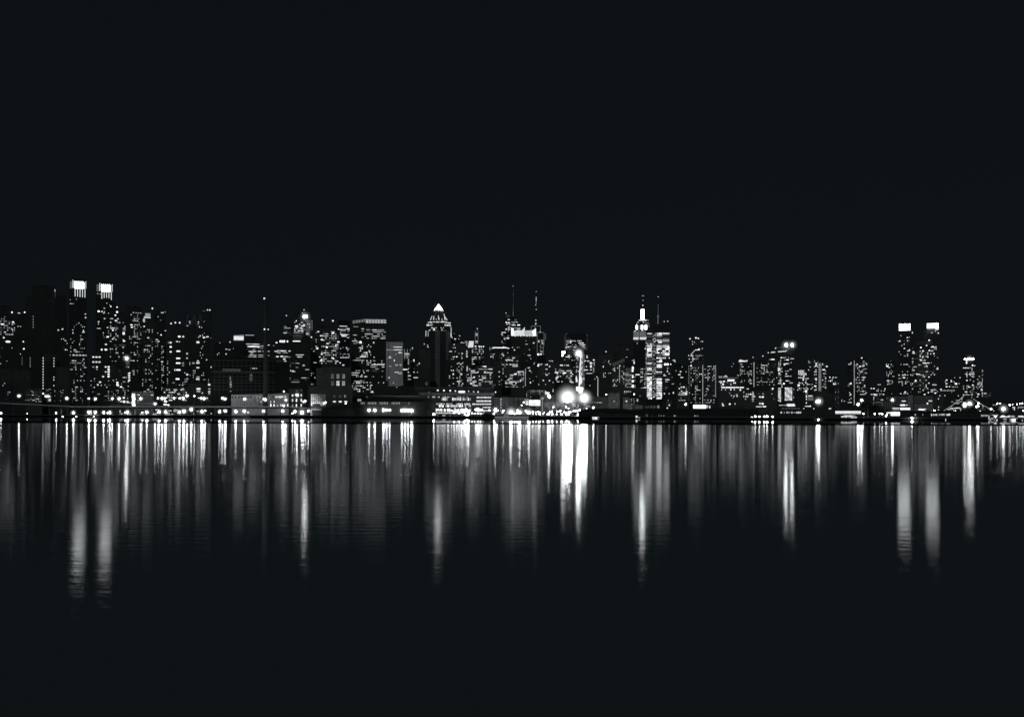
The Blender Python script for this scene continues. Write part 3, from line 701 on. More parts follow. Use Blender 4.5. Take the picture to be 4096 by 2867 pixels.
# long dark shed
t = S[3]
f = Frame(t, 750, 1612, 'pier_shed', 'long dark waterfront shed with clerestory lights and star-bright lamps', 'shed', base=2.6)
f.box('wall', 'darkened', 430, 1800, 330, None, d=60)  # wall colour darkened to hold down the lamplight falling on it
f.box('side_wall', 'black', -700 + 380, 430, 480, None, d=60, y=3)
O = [(-320, 445), (0, 400), (440, 335), (700, 238), (790, 182), (1640, 178), (1800, 235), (1950, 335), (1950, 490), (1800, 492), (430, 345), (-320, 500)]
b = MB()
tops = [(-320, 470), (0, 402), (440, 336), (700, 238), (790, 182), (1640, 178), (1800, 235), (1950, 335)]
for i in range(len(tops) - 1):
    (x0, a), (x1, c) = tops[i], tops[i + 1]
    yb = 500 if x0 < 440 else (332 if x0 < 1640 else 330)
    if x0 < 440: b.box(f.u(x0), f.u(x1), 4, 58, f.z(520), f.z(a), f.z(c))
    else: b.box(f.u(x0), f.u(x1), 6, 58, f.z(yb if x0 < 1800 else 336), f.z(a), f.z(c))
b.build('roof', 'roof', f.o)
f.box('end_gable', 'black', 1800, 1950, 334, 490, d=50, y=5)
f.box('eave', 'concrete', 700, 1640, 205, 216, d=1, y=4.6)
for x0, n in ((470, 3), (612, 6), (842, 6), (1085, 6), (1428, 1)):
    for i in range(n): f.pane('clerestory_window', [.25, .5][i % 2], x0 + 29.5 * i + 3, 360, 17, 44, sq=True)
f.box('quay_edge', 'white', 600, 1430, 632, 637, d=.3, y=-6)
t = T[2]

# lamps along the left shore
def lamps(k, rows, D, label, base, name='street_lamp', group=None, lv=22, r=5.5, halo=0, hst=1.7):
    for q in rows:
        x, y = q[:2]; rr_ = q[2] if len(q) > 2 else r
        lamp(k, x, y, D, rr_, q[3] if len(q) > 3 else lv, base, label, name, group, halo * rr_ / r, hst=hst)
U = dict(label='bright street lamp on a post along the elevated road', group='street lamps on the elevated road', D=1712, base=12, lv=20, r=4.2, halo=13)
lamps(S[0], [(380, 215, 4.6), (1333, 265, 4.6), (1775, 268, 3.6), (1900, 272, 4.4), (2240, 268, 4)], **U)
lamps(S[1], [(130, 270, 5), (565, 268, 5), (907, 262, 3.4), (990, 265, 5.2), (1045, 270, 3.4), (1232, 262, 3.4), (1340, 262, 3), (1412, 265, 5), (1487, 213, 4.6), (1775, 262, 4.4), (1828, 268, 4.8), (2195, 262, 4.2), (2245, 275, 4.6), (850, 372, 4.8), (1635, 218, 3)], **U)
lamps(S[2], [(395, 278, 5), (775, 282, 3.4), (805, 290, 5), (1215, 298, 4.8), (1438, 200, 5.4), (1575, 330, 4), (1603, 316, 3.4), (1172, 128, 3), (1170, 408, 4.6), (1980, 360, 3.4), (2008, 342, 2.8)], **U)
Q = dict(label='star-bright lamp on the quay below the elevated road', group='lamps on the quay below the road', D=1625, base=2.6, lv=34, r=4.8, halo=15)
lamps(S[0], [(18, 563, 3.6), (1122, 555, 3.2), (1465, 552, 5.4), (1775, 542, 5.2), (1903, 542, 5), (2070, 545, 4.8), (2190, 548, 5.6), (2146, 555, 2)], **Q)
lamps(S[1], [(300, 540, 6), (685, 540, 5.4), (930, 535, 5.6), (1062, 535, 6), (1335, 535, 5.6), (1427, 522, 6.6), (1572, 485, 6), (1785, 530, 5.8), (1850, 508, 3.2), (2140, 528, 5), (2245, 515, 4.4), (252, 550, 2.4), (598, 545, 2)], **Q)
lamps(S[2], [(18, 515, 4), (215, 530, 5.6), (383, 522, 5.8), (770, 520, 5.4), (1152, 515, 5.8), (1397, 525, 5.2), (1535, 545, 8.5), (1665, 512, 4.4), (1345, 560, 2.6)], **Q)
V = dict(label='tiny low marker light near the water line', group='marker lights at the water line', D=1598, base=1.6, lv=12, r=2.4, name='marker_light')
lamps(S[0], [(545, 566, 1.6), (1250, 628, 3), (1525, 626, 2.4), (1873, 624, 1.5), (2025, 627, 2.8), (45, 634, 1.2)], **V)
W_ = dict(label='glaring floodlight on the front of the long dark shed', group='floodlights on the dark shed', D=1606, base=2.6, lv=22, r=6.5, halo=17, name='wall_floodlight')
lamps(S[3], [(630, 500, 6.4), (745, 500, 6.6), (920, 498, 6.6), (980, 500, 5.6), (1042, 500, 5), (1285, 505, 6.4), (1350, 500, 7.6), (1412, 505, 6), (1480, 512, 8.6)], **W_)
lamps(S[3], [(1690, 520, 4.6), (1750, 580, 4), (1720, 582, 4), (1680, 580, 4.4), (1925, 582, 5), (163, 375, 3)], D=1630, base=2.6, lv=30, label='bright lamp between the dark shed and the marina', group='lamps beside the marina', halo=12)

# small lit kiosks on the left quay
for i, (x, y) in enumerate(((325, 590), (587, 590), (845, 590), (1100, 590))):
    f = Frame(S[1], x, 1612, 'kiosk', 'small open kiosk of four glowing white posts on the quay', 'kiosk', 'lit kiosks on the quay', 2.6)
    z = f.z(573)
    for k in range(4): b = MB(); u = f.m(-30 + 20 * k); b.box(u - f.m(5), u + f.m(5), 0, 1, 0, f.z(612) * 0 + z); b.build('post', 1.5, f.o)
    b = MB(); b.box(-f.m(42), f.m(42), -1, 3, z, z + .6); b.build('roof', 'metal', f.o)
    for k in range(3): f.beacon(x - 25 + 30 * k, 564, 1.5 * 4.99 / 1.6, 3.2, dy=-.5, name='roof_lamp')
    b = MB(); b.box(-f.m(55), f.m(70), -2, -1.7, 0, .5); b.build('kerb', .4, f.o)
for i, (tt, x, yt, yb, w, lab) in enumerate([(S[0], 1822, 500, 604, 16, 'bright'), (S[1], 152, 500, 546, 22, 'short'), (S[1], 448, 495, 596, 28, 'dim broad'), (S[0], 1225, 490, 575, 26, 'faint'), (S[2], 460, 520, 568, 24, 'squat twin')]):
    f = Frame(tt, x, 1630, 'light_pylon', lab + ' upright glowing panel standing under the elevated road', 'light pylon', base=2.6)
    f.pane('glowing_panel', [1.5, .8, .14, .08, 1.5][i], x, (yt + yb) / 2, w, yb - yt, -.1, True)
    b = MB(); b.box(-f.m(w / 2 + 2), f.m(w / 2 + 2), 0, .8, 0, f.z(yt - 2)); b.build('frame', 'metal', f.o)
# parked vehicles and lit stalls under the road
rr = random.Random(9)
for i, (x, y, w) in enumerate([(885, 492, 60), (945, 492, 30), (1150, 510, 60), (1135, 540, 50), (1250, 490, 60), (1245, 520, 60), (1290, 500, 24), (1700, 520, 50), (170, 570, 80), (185, 596, 30), (1190, 577, 34), (1970, 565, 26), (1620, 568, 14), (1700, 568, 18), (1830, 566, 14)]):
    f = Frame(S[1], x, 1660 + i % 5, 'lit_stall', 'small lit opening in the row of stalls beneath the elevated road', 'stall', 'lit stalls beneath the elevated road', 2.6)
    b = MB(); b.box(-f.m(w / 2 + 3), f.m(w / 2 + 3), 0, 3, 0, f.z(y - 14)); b.build('booth', 'roof', f.o)
    f.pane('lit_opening', [1.5, .8, 1.2][i % 3], x, y, w, 15, -.2)
# ================================================================== T[3]: pyramid tower and neighbours
t = T[3]
f = bld(t, 'pale glass tower with a lit grid of rows, seen on its corner', 2300, [(110, 134, 722, 1110), (134, 279, 722, None)],
    [(116, 790, 275, 990, .13, (14, 22, 12, 9, .6)), (180, 1020, 270, 1050, .6, (10, 12, 8, 7, .6))],
    [(225, 773, 100, 9, 1.2), (145, 802, 70, 6, .5), (147, 872, 24, 10, 1.2), (147, 884, 34, 8, .8), (250, 830, 46, 14, .8), (193, 908, 12, 22, 1.2), (230, 944, 90, 3, .25), (150, 966, 40, 8, .5), (190, 804, 40, 5, .5), (140, 1080, 16, 14, 1.2)], mat='glow')
f.box('corner_strip', 'pale', 131, 135, 722, None, d=.4, y=-.5)
f = bld(t, 'dark stepped block under thin white poles, packed with lights low down', 2350, [(262, 350, 895, None), (350, 450, 800, None), (168, 262, 1035, None)],
    [(290, 890, 450, 1120, .3, (18, 18, 13, 11, .2)), (170, 1035, 290, 1230, .3, (16, 17, 12, 10, .3))],
    [(320, 840, 56, 10, 1.2), (320, 857, 56, 6, .8), (320, 878, 50, 5, .5), (374, 785, 12, 24, .8), (300, 998, 60, 13, 1.5), (210, 1027, 80, 8, 1.2), (240, 1040, 60, 10, 1.5), (160, 1090, 24, 40, .5), (275, 1210, 14, 40, 1.5), (390, 905, 12, 20, 2), (445, 937, 14, 13, 1.5)])
for x, y in ((294, 795), (323, 795)): f.box('roof_pole', .5, x - 2, x + 2, y, 890, d=.5, y=-2)
for x, y in ((352, 795),): f.box('roof_pole', .5, x - 2, x + 2, y, 812, d=.5, y=-2)
bld(t, 'wide plain black slab left of the pyramid tower', 2150, [(448, 556, 790, None), (490, 545, 1118, None)], [], [(516, 1140, 28, 40, .06)], mat='dark')
f = bld(t, 'tall tower under a glowing pyramid with lit ribs and two bright rings', 2600, [(512, 768, 610, None), (524, 752, 566, 610)],
    [(560, 575, 625, 605, .7, (12, 12, 9, 8, .2))],
    [(670, 598, 12, 12, 1.2), (684, 580, 10, 8, 1.2), (660, 580, 10, 8, 1.2), (590, 597, 22, 22, 1.5), (548, 605, 14, 14, 1.5), (493, 744, 12, 10, 1.2), (530, 773, 14, 10, 1.2), (527, 757, 10, 14, .8), (640, 607, 120, 5, .4), (664, 655, 24, 14, .06)], mat='black', cat='skyscraper', name='pyramid_tower', roof=False)
zc = 18
def ring(nm, mat, xa, xb, ya, yb, xa2=None, xb2=None, n=16, cx=634):
    b = MB(); r0 = f.m(xb - xa) / 2; r1 = f.m((xb2 or xb) - (xa2 or xa)) / 2
    b.cyl(f.u((xa + xb) / 2), zc, f.z(yb), f.z(ya), r0, r1, n=n, ph=math.pi / n); return b.build(nm, mat, f.o)
ring('upper_drum', 'black', 530, 742, 512, 570, 545, 728)
ring('curved_roof', 'black', 545, 728, 430, 512, 596, 688)
ring('collar', 'dark', 592, 684, 397, 430, n=8)
b = MB(); r0 = f.m(43); x = f.u(636)
b.prism([(x - r0, zc - r0, f.z(397)), (x + r0, zc - r0, f.z(397)), (x + r0, zc + r0, f.z(397)), (x - r0, zc + r0, f.z(397))], [(x - .8, zc - .8, f.z(338)), (x + .8, zc - .8, f.z(338)), (x + .8, zc + .8, f.z(338)), (x - .8, zc + .8, f.z(338))]); b.build('pyramid', 5.6, f.o)
f.beacon(635, 334, 4, 1.6, dy=zc)
add_bloom(f, f.u(636), f.z(375), 34, .14, dy=zc)
for x, lv in ((592, .8), (633, 1.6), (652, 1.6), (668, 1.6), (681, 1.6)): f.beacon(x, 407, 4.6, lv, dy=zc - f.m(44), name='roof_lamp')
f.beacon(641, 442, 6, 2, dy=zc - f.m(42), name='roof_lamp')
for i, (xt, xb, wt, yt) in enumerate([(571, 553, 6, 455), (590, 585, 8, 460), (614, 612, 5, 478), (632, 640, 9, 455), (664, 671, 7, 475), (690, 702, 8, 432), (703, 722, 7, 462)]):
    b = MB(); ub, ut = f.u(xb), f.u(xt); xx = (xb - 636) / 92.; yy = zc - f.m(92) * math.sqrt(max(.03, 1 - xx * xx)) - .4
    h = f.m(wt) / 1.5
    b.prism([(ub - h, yy, f.z(500)), (ub + h, yy, f.z(500)), (ub + h, yy + .6, f.z(500)), (ub - h, yy + .6, f.z(500))], [(ut - .5, yy + f.m(34), f.z(yt)), (ut + .5, yy + f.m(34), f.z(yt)), (ut + .5, yy + f.m(36), f.z(yt)), (ut - .5, yy + f.m(36), f.z(yt))]); b.build('lit_rib', 1.2, f.o)
rr = random.Random(3)
x = 526
while x < 738:
    w = rr.choice([10, 14, 22, 34]); a = (x + w / 2 - 634) / 116.; f.pane('ring_light', rr.choice([.8, 1.2, 1.5]), x + w / 2, 523 + rr.uniform(-2, 2) + 4 * a * a, w - 4, rr.uniform(6, 12), dy=zc - f.m(108) * math.sqrt(max(.05, 1 - a * a)) - .7); x += w
x = 513
while x < 752:
    w = rr.choice([16, 20, 30]); a = (x + w / 2 - 633) / 128.; f.pane('ring_light', rr.choice([1.5, .8, 1.2]), x + w / 2, 550 + 6 * a * a, w - 3, rr.uniform(14, 22), dy=-.9); x += w
for x, y0, y1, lv in ((509, 610, 668, .8), (532, 610, 668, .5), (762, 574, 640, .8), (762, 630, 672, 1.5)): f.box('edge_light', lv, x - 4, x + 4, y0, y1, d=.6, y=-1.5)
f = bld(t, 'dark slab with two broad pale vertical bands in front of the pyramid tower', 2450, [(545, 757, 612, None)], [], [], mat='black', cat='skyscraper', name='skyscraper', depth=6)
f.box('pale_band', 'pale', 600, 650, 614, None, d=.8, y=-1.2); f.box('pale_band', 'pale', 710, 756, 614, None, d=.8, y=-1.2); f.box('side_band', 'mid', 547, 599, 690, None, d=.8, y=-1.0)
for x, w in ((612, 40), (690, 50)): f.box('parapet_light', .14, x - w / 2, x + w / 2, 606, 611, d=1, y=-1)
bld(t, 'dark stepped tower top just right of the pyramid tower', 2650, [(772, 880, 642, None), (880, 905, 720, None)], [(780, 680, 880, 740, .1)], [(770, 678, 16, 9, 1.5), (803, 692, 20, 9, 2), (848, 660, 16, 8, 1.2), (793, 640, 14, 5, .4), (868, 729, 24, 8, 1.5), (890, 733, 16, 8, 1.5)], mat='black')
bld(t, 'dark balconied apartment tower with scattered rooms right of the striped slab', 2200, [(712, 735, 900, None), (735, 912, 738, None)],
    [(738, 770, 905, 1180, .2, (19, 19, 12, 10, .15)), (862, 860, 880, 1180, .5, (14, 11, 12, 5, 0)), (830, 1000, 862, 1180, .3, (14, 14, 12, 6, .3))],
    [(820, 870, 18, 11, 2), (790, 872, 30, 8, 1.2), (873, 838, 14, 13, 1.5), (793, 748, 14, 10, 1.2), (872, 885, 10, 9, 1.2), (858, 945, 14, 10, 1.5), (866, 1045, 22, 20, 1.2), (785, 1045, 14, 18, 1.5), (786, 1008, 12, 12, 1.5), (827, 940, 12, 10, 1.2), (840, 1118, 40, 14, 1.2)], cat='apartment block')
f = bld(t, 'block wearing a bright tilted rooftop billboard and a light strip down its side', 2450, [(905, 965, 785, None)], [(910, 800, 960, 1180, .25)], [(918, 830, 8, 60, .8), (927, 830, 6, 50, .5), (922, 870, 20, 10, 1.5), (1050, 780, 5, 5, .5)])
b = MB(); y = -1; b.prism([(f.u(932), y, f.z(779)), (f.u(985), y, f.z(775)), (f.u(985), y + 1, f.z(775)), (f.u(932), y + 1, f.z(779))], [(f.u(943), y, f.z(713)), (f.u(990), y, f.z(713)), (f.u(990), y + 1, f.z(713)), (f.u(943), y + 1, f.z(713))]); b.build('billboard', 1.2, f.o)
b = MB(); b.prism([(f.u(908), y, f.z(755)), (f.u(928), y, f.z(770)), (f.u(928), y + 1, f.z(770)), (f.u(908), y + 1, f.z(755))], [(f.u(900), y, f.z(713)), (f.u(928), y, f.z(713)), (f.u(928), y + 1, f.z(713)), (f.u(900), y + 1, f.z(713))]); b.build('billboard', .25, f.o)
f = bld(t, 'tower with round bead-like lights and a short ringed spire', 2500, [(965, 1110, 762, None), (1003, 1034, 735, 762), (1006, 1031, 650, 735), (1010, 1028, 605, 650)],
    [(968, 765, 1105, 965, .5, (18, 17, 12, 11, .1))],
    [(1008, 766, 16, 13, 2), (1045, 766, 16, 13, 2), (1064, 768, 14, 12, 2), (1087, 768, 14, 13, 2), (1018, 641, 24, 8, 1.2), (1018, 656, 26, 7, 1.2), (1018, 716, 30, 10, 1.2), (1018, 730, 28, 6, .8)], [(1025, 588, 5, 1.2)], name='spired_tower', roof=False)
b = MB(); b.tube((f.u(1025), 4, f.z(606)), (f.u(1025), 4, f.z(588)), .8, .3); b.build('spire', .4, f.o)
for x in (1004, 1032): f.box('edge_light', .25, x - 1.5, x + 1.5, 612, 740, d=.4, y=-.8)
bld(t, 'blocky office lit in ragged rows behind the bright marina', 2050, [(918, 1010, 985, None), (1010, 1195, 965, None)],
    [(925, 985, 1190, 1175, .36, (16, 18, 13, 10, .45))],
    [(1103, 968, 34, 12, 2), (1092, 965, 50, 5, 1.2), (1103, 1027, 18, 14, 2), (995, 1075, 16, 14, 2), (965, 1140, 26, 12, 2), (1005, 1160, 60, 9, 1.5), (925, 990, 14, 60, .8), (932, 1105, 12, 12, 2), (1035, 1022, 16, 8, 1.2)])
f = bld(t, 'drum-topped office with a bright thick ring of light under its roof', 2400, [(1150, 1345, 800, None), (1165, 1330, 782, 800)],
    [(1152, 838, 1215, 910, .7, (13, 13, 10, 9, .3)), (1240, 820, 1345, 1000, .16)], [(1252, 779, 170, 11, 2), (1180, 788, 40, 5, .8), (1335, 785, 30, 8, 1.5), (1152, 790, 4, 40, .8), (1289, 858, 10, 20, 1.2), (1275, 845, 20, 8, 1.2), (1248, 917, 12, 12, 2)], mat='dark')
bld(t, 'plain black block in front of the drum-topped office', 2150, [(1195, 1270, 915, None), (1098, 1155, 900, None)], [(1240, 950, 1268, 1160, .4, (15, 16, 14, 9, .1)), (1100, 910, 1150, 960, .05)], mat='black')
f = bld(t, 'open steel frame structure with an angled pale panel behind the glazed terminal', 1900, [(1158, 1175, 1150, None)], [], [(1210, 1225, 14, 16, 2)], mat='black', roof=False)
for x in (1098, 1126, 1160): f.box('steel_post', 'lightmetal', x - 1.5, x + 1.5, 1180, 1235, d=.5, y=-1)
for y in (1182, 1205, 1233): f.box('steel_beam', 'lightmetal', 1098, 1160, y - 1.5, y + 1.5, d=.5, y=-1.6)
b = MB(); b.prism([(f.u(1172), -2, f.z(1195)), (f.u(1182), -2, f.z(1190)), (f.u(1182), -1, f.z(1190)), (f.u(1172), -1, f.z(1195))], [(f.u(1172), -2, f.z(1145)), (f.u(1218), -2, f.z(1147)), (f.u(1218), -1, f.z(1147)), (f.u(1172), -1, f.z(1145))]); b.build('angled_panel', 'pale', f.o)
f = bld(t, 'low rounded hall with a row of spaced square lights above the marina', 1880, [(400, 1180, 1182, None)], [], [(630, 1208, 20, 15, 2), (692, 1210, 18, 18, 2), (755, 1211, 17, 18, 2), (806, 1214, 16, 16, 1.5), (940, 1217, 11, 11, 1.5), (990, 1220, 14, 11, 1.5), (1035, 1222, 14, 14, 2), (754, 1235, 10, 6, 1.2), (870, 1222, 78, 26, 2), (543, 1228, 5, 6, 1.2)], mat='mid', roof=False, depth=20)
f.box('low_parapet', 'pale', 398, 1182, 1178, 1184, d=.6, y=-.8)

# glazed marina terminal
f = Frame(t, 820, 1790, 'marina_terminal', 'long terminal with bands of brilliant glazing behind the marina', 'building')
f.box('wall', 'dark', 450, 1195, 1235, None, d=30)
f.box('parapet', 'pale', 440, 1200, 1232, 1256, d=31, y=-.6)
rr = random.Random(21)
for y, h, x0, x1, p, lvs in [(1275, 14, 530, 955, .5, [.25, .5, .8]), (1296, 30, 650, 955, .85, [.8, 1.2, 1.5, .5]), (1345, 18, 612, 950, .7, [.5, .8, 1.2]), (1365, 22, 640, 950, .8, [.8, 1.2, 2]), (1405, 40, 610, 960, .85, [.8, 1.2, 1.5, 2])]:
    x = x0
    while x < x1:
        w = rr.choice([12, 16, 20])
        if rr.random() < p: f.pane('window', rr.choice(lvs), x + w / 2, y, w - 2.5, h * rr.uniform(.8, 1.05), sq=True)
        x += w
for y, lv, x0 in [(1282, 1.2, 1018), (1314, 1.5, 1018), (1345, 1.2, 975), (1380, 1.5, 1080), (1410, 1.2, 1080)]:
    x = x0
    while x < 1168:
        w = rr.choice([14, 24, 36]); w = min(w, 1168 - x)
        if rr.random() < .9: f.pane('window', lv, x + w / 2, y + (0 if y > 1300 else -4), w - 2, 14)
        x += w
for y in (1325, 1386, 1330): f.box('floor_band', 'mid', 600, 1180, y - 4, y + 5, d=.5, y=-.9 - y * 1e-4)
for i in range(9):
    x = 640 + i * 38; f.box('mullion', 'roof', x - 1.6, x + 1.6, 1258, 1440, d=.4, y=-1.8)
f = Frame(t, 1240, 1800, 'grid_framed_block', 'grey block with a grid frame and a lit edge right of the terminal', 'building')
f.box('wall', 'dark', 1198, 1275, 1282, None, d=16); f.box('wall', 'mid', 1272, 1345, 1270, None, d=18, y=.3)
for x in (1200, 1216, 1236, 1256): f.box('frame_post', 'lightmetal', x - 1.5, x + 1.5, 1282, 1420, d=.4, y=-.8)
for y in (1283, 1308, 1336, 1365): f.box('frame_rail', 'lightmetal', 1200, 1262, y - 1.5, y + 1.5, d=.4, y=-1.4)
for y in (1297, 1325, 1352, 1382, 1412): f.pane('edge_lamp', 1.5, 1265, y, 6, 16)

MAR = dict(label='glaring lamp in the crowded bright marina', group='marina lamps', D=1618, base=2.6, lv=11)
lamps(T[3], [(633, 1402, 3.6, 13), (663, 1398, 1.7, 9), (682, 1366, 2.3, 11), (700, 1408, 1.7, 9), (735, 1405, 3.7, 13), (770, 1412, 3.0, 13), (795, 1428, 4.7, 13), (822, 1415, 5.0, 13), (845, 1432, 4.7, 13), (870, 1408, 6.0, 15), (893, 1425, 6.0, 15), (915, 1402, 6.3, 18), (935, 1418, 8.0, 27), (940, 1448, 5.0, 22), (925, 1462, 3.9), (905, 1450, 4.0, 13), (1012, 1402, 5.1), (1032, 1398, 7.4), (1052, 1406, 6.2), (1072, 1404, 4.3), (1148, 1407, 3.4), (1035, 1437, 3.0, 9), (1003, 1440, 2.3, 9), (975, 1435, 2.6, 9), (1060, 1440, 2.3, 9)], halo=12, **MAR)
lamps(T[3], [(1210, 1405, 6.8), (1195, 1440, 3.8), (1232, 1410, 2.2), (1290, 1412, 3)], D=1640, base=2.6, lv=40, r=4, halo=12, label='street lamp on the quay by the grid-framed block', group='quay lamps by the grid-framed block')
lamps(T[3], [(1365, 1430, 8.6)], D=1625, base=2.6, lv=45, halo=22, label='star-bright lamp above the white barge, left one', name='wall_floodlight')
lamps(T[4], [(112, 1430, 7.6)], D=1624, base=2.6, lv=45, halo=22, label='star-bright lamp above the white barge, middle one', name='wall_floodlight')
lamps(T[4], [(197, 1430, 7.6)], D=1624, base=2.6, lv=45, halo=22, label='star-bright lamp above the white barge, right of the middle', name='wall_floodlight')
lamps(T[4], [(290, 1432, 7.6)], D=1624, base=2.6, lv=45, halo=22, label='star-bright lamp just right of the white barge end', name='wall_floodlight')
f = Frame(t, 720, 1630, 'lit_awning', 'long glowing white awning along the marina quay', 'awning', base=2.6)
f.box('canopy', 1.5, 610, 900, 1432, 1440, d=2); f.box('canopy', 1.2, 960, 1100, 1436, 1444, d=2)
for i in range(12): x = 615 + i * 25; b = MB(); b.cyl(f.u(x), .5, 0, f.z(1439), .12, n=6); b.build('post', 'metal', f.o)
f = Frame(t, 803, 1628, 'mast_tripod', 'white A-shaped mast frame standing in the glare of the marina', 'mast', base=2.6)
for x0, x1 in ((788, 803), (820, 803)): b = MB(); b.tube((f.u(x0), 0, f.z(1420)), (f.u(x1), 0, f.z(1378)), .8, .6); b.build('leg', 1.2, f.o)
# moored boats
for i, (x, w, lab) in enumerate([(632, 40, 'small dark moored boat with a dim cabin, leftmost in the marina'), (690, 60, 'dark moored launch with lit cabin windows in the marina'), (760, 70, 'long dark moored cruiser with rounded cabin in the marina'), (832, 46, 'dark moored boat with a tall cabin by the brightest lamp'), (880, 44, 'dark moored boat with arched canopy next to the trawler')]):
    f = Frame(t, x, 1590, 'moored_boat', lab, 'boat', 'boats moored in the marina', 0)
    a, h = f.m(w) / 2, f.z(1470)
    b = MB(); b.prism([(-a, 0, -.3), (a * .8, 0, -.3), (a * .8, 3.4, -.3), (-a, 3.4, -.3)], [(-a * 1.02, -.3, h), (a * 1.15, -.1, h + .5), (a * 1.15, 3.7, h + .5), (-a * 1.02, 3.7, h)]); b.build('hull', 'hull', f.o)
    hh = f.z(1450); b = MB(); b.prism([(-a * .7, .3, h), (a * .6, .3, h), (a * .6, 3, h), (-a * .7, 3, h)], [(-a * .6, .5, hh), (a * .4, .5, hh), (a * .4, 2.8, hh), (-a * .6, 2.8, hh)]); b.build('cabin', 'metal', f.o)
    for k in range(2 + i % 2): f.pane('cabin_window', [.5, 1.5, .25, .14, .25][i], x - w * .15 + k * w * .18, 1460, w * .13, 8, .15)
f = Frame(t, 1150, 1575, 'moored_trawler', 'black-hulled trawler with a high sharp bow pointing right', 'boat', base=0)
P0 = [(1010, 1494), (1062, 1490), (1200, 1496)]; dk = [(1000, 1480), (1062, 1476), (1085, 1448), (1120, 1442), (1160, 1450), (1185, 1462), (1218, 1444)]
b = MB()
for i in range(len(dk) - 1):
    (x0, a), (x1, c) = dk[i], dk[i + 1]
    zb0, zb1 = -.3, -.3; xb0, xb1 = min(x0, 1200), min(x1, 1196)
    b.prism([(f.u(xb0), 0, -.3), (f.u(xb1), 0, -.3), (f.u(xb1), 7, -.3), (f.u(xb0), 7, -.3)], [(f.u(x0), -.5, f.z(a)), (f.u(x1), -.2, f.z(c)), (f.u(x1), 7.2, f.z(c)), (f.u(x0), 7.5, f.z(a))])
b.build('hull', 'hull', f.o)
f.box('wheelhouse', 'hull', 1088, 1140, 1438, 1450, d=4, y=1)
b = MB(); b.tube((f.u(1093), 2, f.z(1445)), (f.u(1093), 2, f.z(1408)), .6, .3); b.build('mast', 1.2, f.o)
f = Frame(t, 1330, 1585, 'white_barge', 'long low white barge with a pale rail moored right of the trawler', 'boat', base=0)
f.box('hull', 'hull', 1195, 1381 + 268, 1484, None, d=10); f.box('deckhouse', 'pale', 1210, 1381 + 268, 1450, 1476, d=6, y=1.5)
f.box('rubbing_strake', .5, 1200, 1381 + 268, 1474, 1479, d=.4, y=-.6); f.box('deck_edge', .25, 1220, 1381 + 265, 1446, 1449, d=.4, y=1)
for x in (1236, 1290, 1380, 1500, 1645): f.box('stanchion', 'white', x - 1.5, x + 1.5, 1449, 1476, d=.3, y=1)
for x in (1303, 1318, 1336): f.pane('porthole', 1.2, x, 1460, 6, 7, 1.3)

# ================================================================== T[4]
t = T[4]
f = bld(t, 'glass tower with a sharp slanted top left of the winged crown', 2700, [(10, 95, 600, None), (52, 110, 435, 600, 468), (110, 170, 470, 780, 492), (95, 205, 535, None)],
    [(55, 470, 110, 600, .35, (16, 14, 14, 7, .5)), (110, 500, 205, 620, .4, (16, 15, 14, 9, .5)), (10, 600, 105, 780, .22, (16, 18, 14, 10, .3))],
    [(85, 498, 26, 9, 1.5), (60, 525, 14, 14, 2), (85, 527, 26, 9, 1.5), (155, 500, 26, 5, .5), (185, 552, 34, 13, 2), (185, 585, 40, 9, 1.5), (60, 595, 14, 12, 2), (90, 575, 28, 10, 1.5), (90, 595, 26, 8, 1.5), (78, 685, 26, 14, 1.5), (40, 690, 10, 12, 1.5), (18, 647, 18, 12, 1.2), (22, 628, 16, 9, 1.2)] + [(75, 452 + 7 * i, 40, 2, .14) for i in range(4)],
    [(57, 431, 5, 1.2), (104, 470, 4, 1.2)], mat='glass', cat='skyscraper', name='slanted_tower', roof=False)
b = MB(); b.tube((f.u(131), 8, f.z(470)), (f.u(128), 8, f.z(158)), 3.2, .5, n=6); b.build('spire', 'mid', f.o)
for i in range(11): b = MB(); y = 460 - i * 26; r = f.m(3.6 - i * .27) ; b.box(f.u(129.5) - r * .5, f.u(129.5) + r * .5, 4.4, 4.8, f.z(y), f.z(y - 22)); b.build('spire_light', [.25, .25, .14, .14, .14, .1, .1, .1, .25, .14, .1][i], f.o)
f.beacon(128, 157, 4, .8, dy=8)
f = bld(t, 'glass tower carrying an open lit roof frame and a tall thin mast', 2650, [(372, 378, 630, None), (378, 440, 632, None), (440, 455, 640, None)],
    [(380, 700, 436, 850, .18, (16, 18, 12, 10, .2))], [(383, 848, 22, 18, 3.2), (410, 846, 16, 15, 2), (388, 719, 15, 13, 1.2), (427, 739, 12, 11, 1.2), (436, 846, 8, 8, .5)], mat='glass', cat='skyscraper', name='mast_tower', roof=False)
for x, y0, y1 in ((311, 562, 610), (404, 562, 622), (372, 628, 850), (440, 632, 760), (434, 700, 840), (404, 770, 840), (347, 562, 600), (455, 640, 700)): f.box('roof_frame', .25, x - 1.6, x + 1.6, y0, y1, d=.6, y=-1.2)
for x0, x1, y in ((311, 404, 562), (372, 440, 628), (400, 436, 702)): f.box('roof_frame', .25, x0, x1, y - 1.6, y + 1.6, d=.6, y=-1.9)
b = MB(); b.tube((f.u(357), 6, f.z(600)), (f.u(359), 6, f.z(400)), 3, 1.6, n=6); b.tube((f.u(359), 6, f.z(400)), (f.u(360), 6, f.z(215)), 1.6, .5, n=6); b.build('mast', 'mid', f.o)
f.box('mast_light', .8, 357, 363, 268, 310, d=.5, y=3); f.box('mast_light', .4, 357, 361.5, 310, 342, d=.5, y=3)
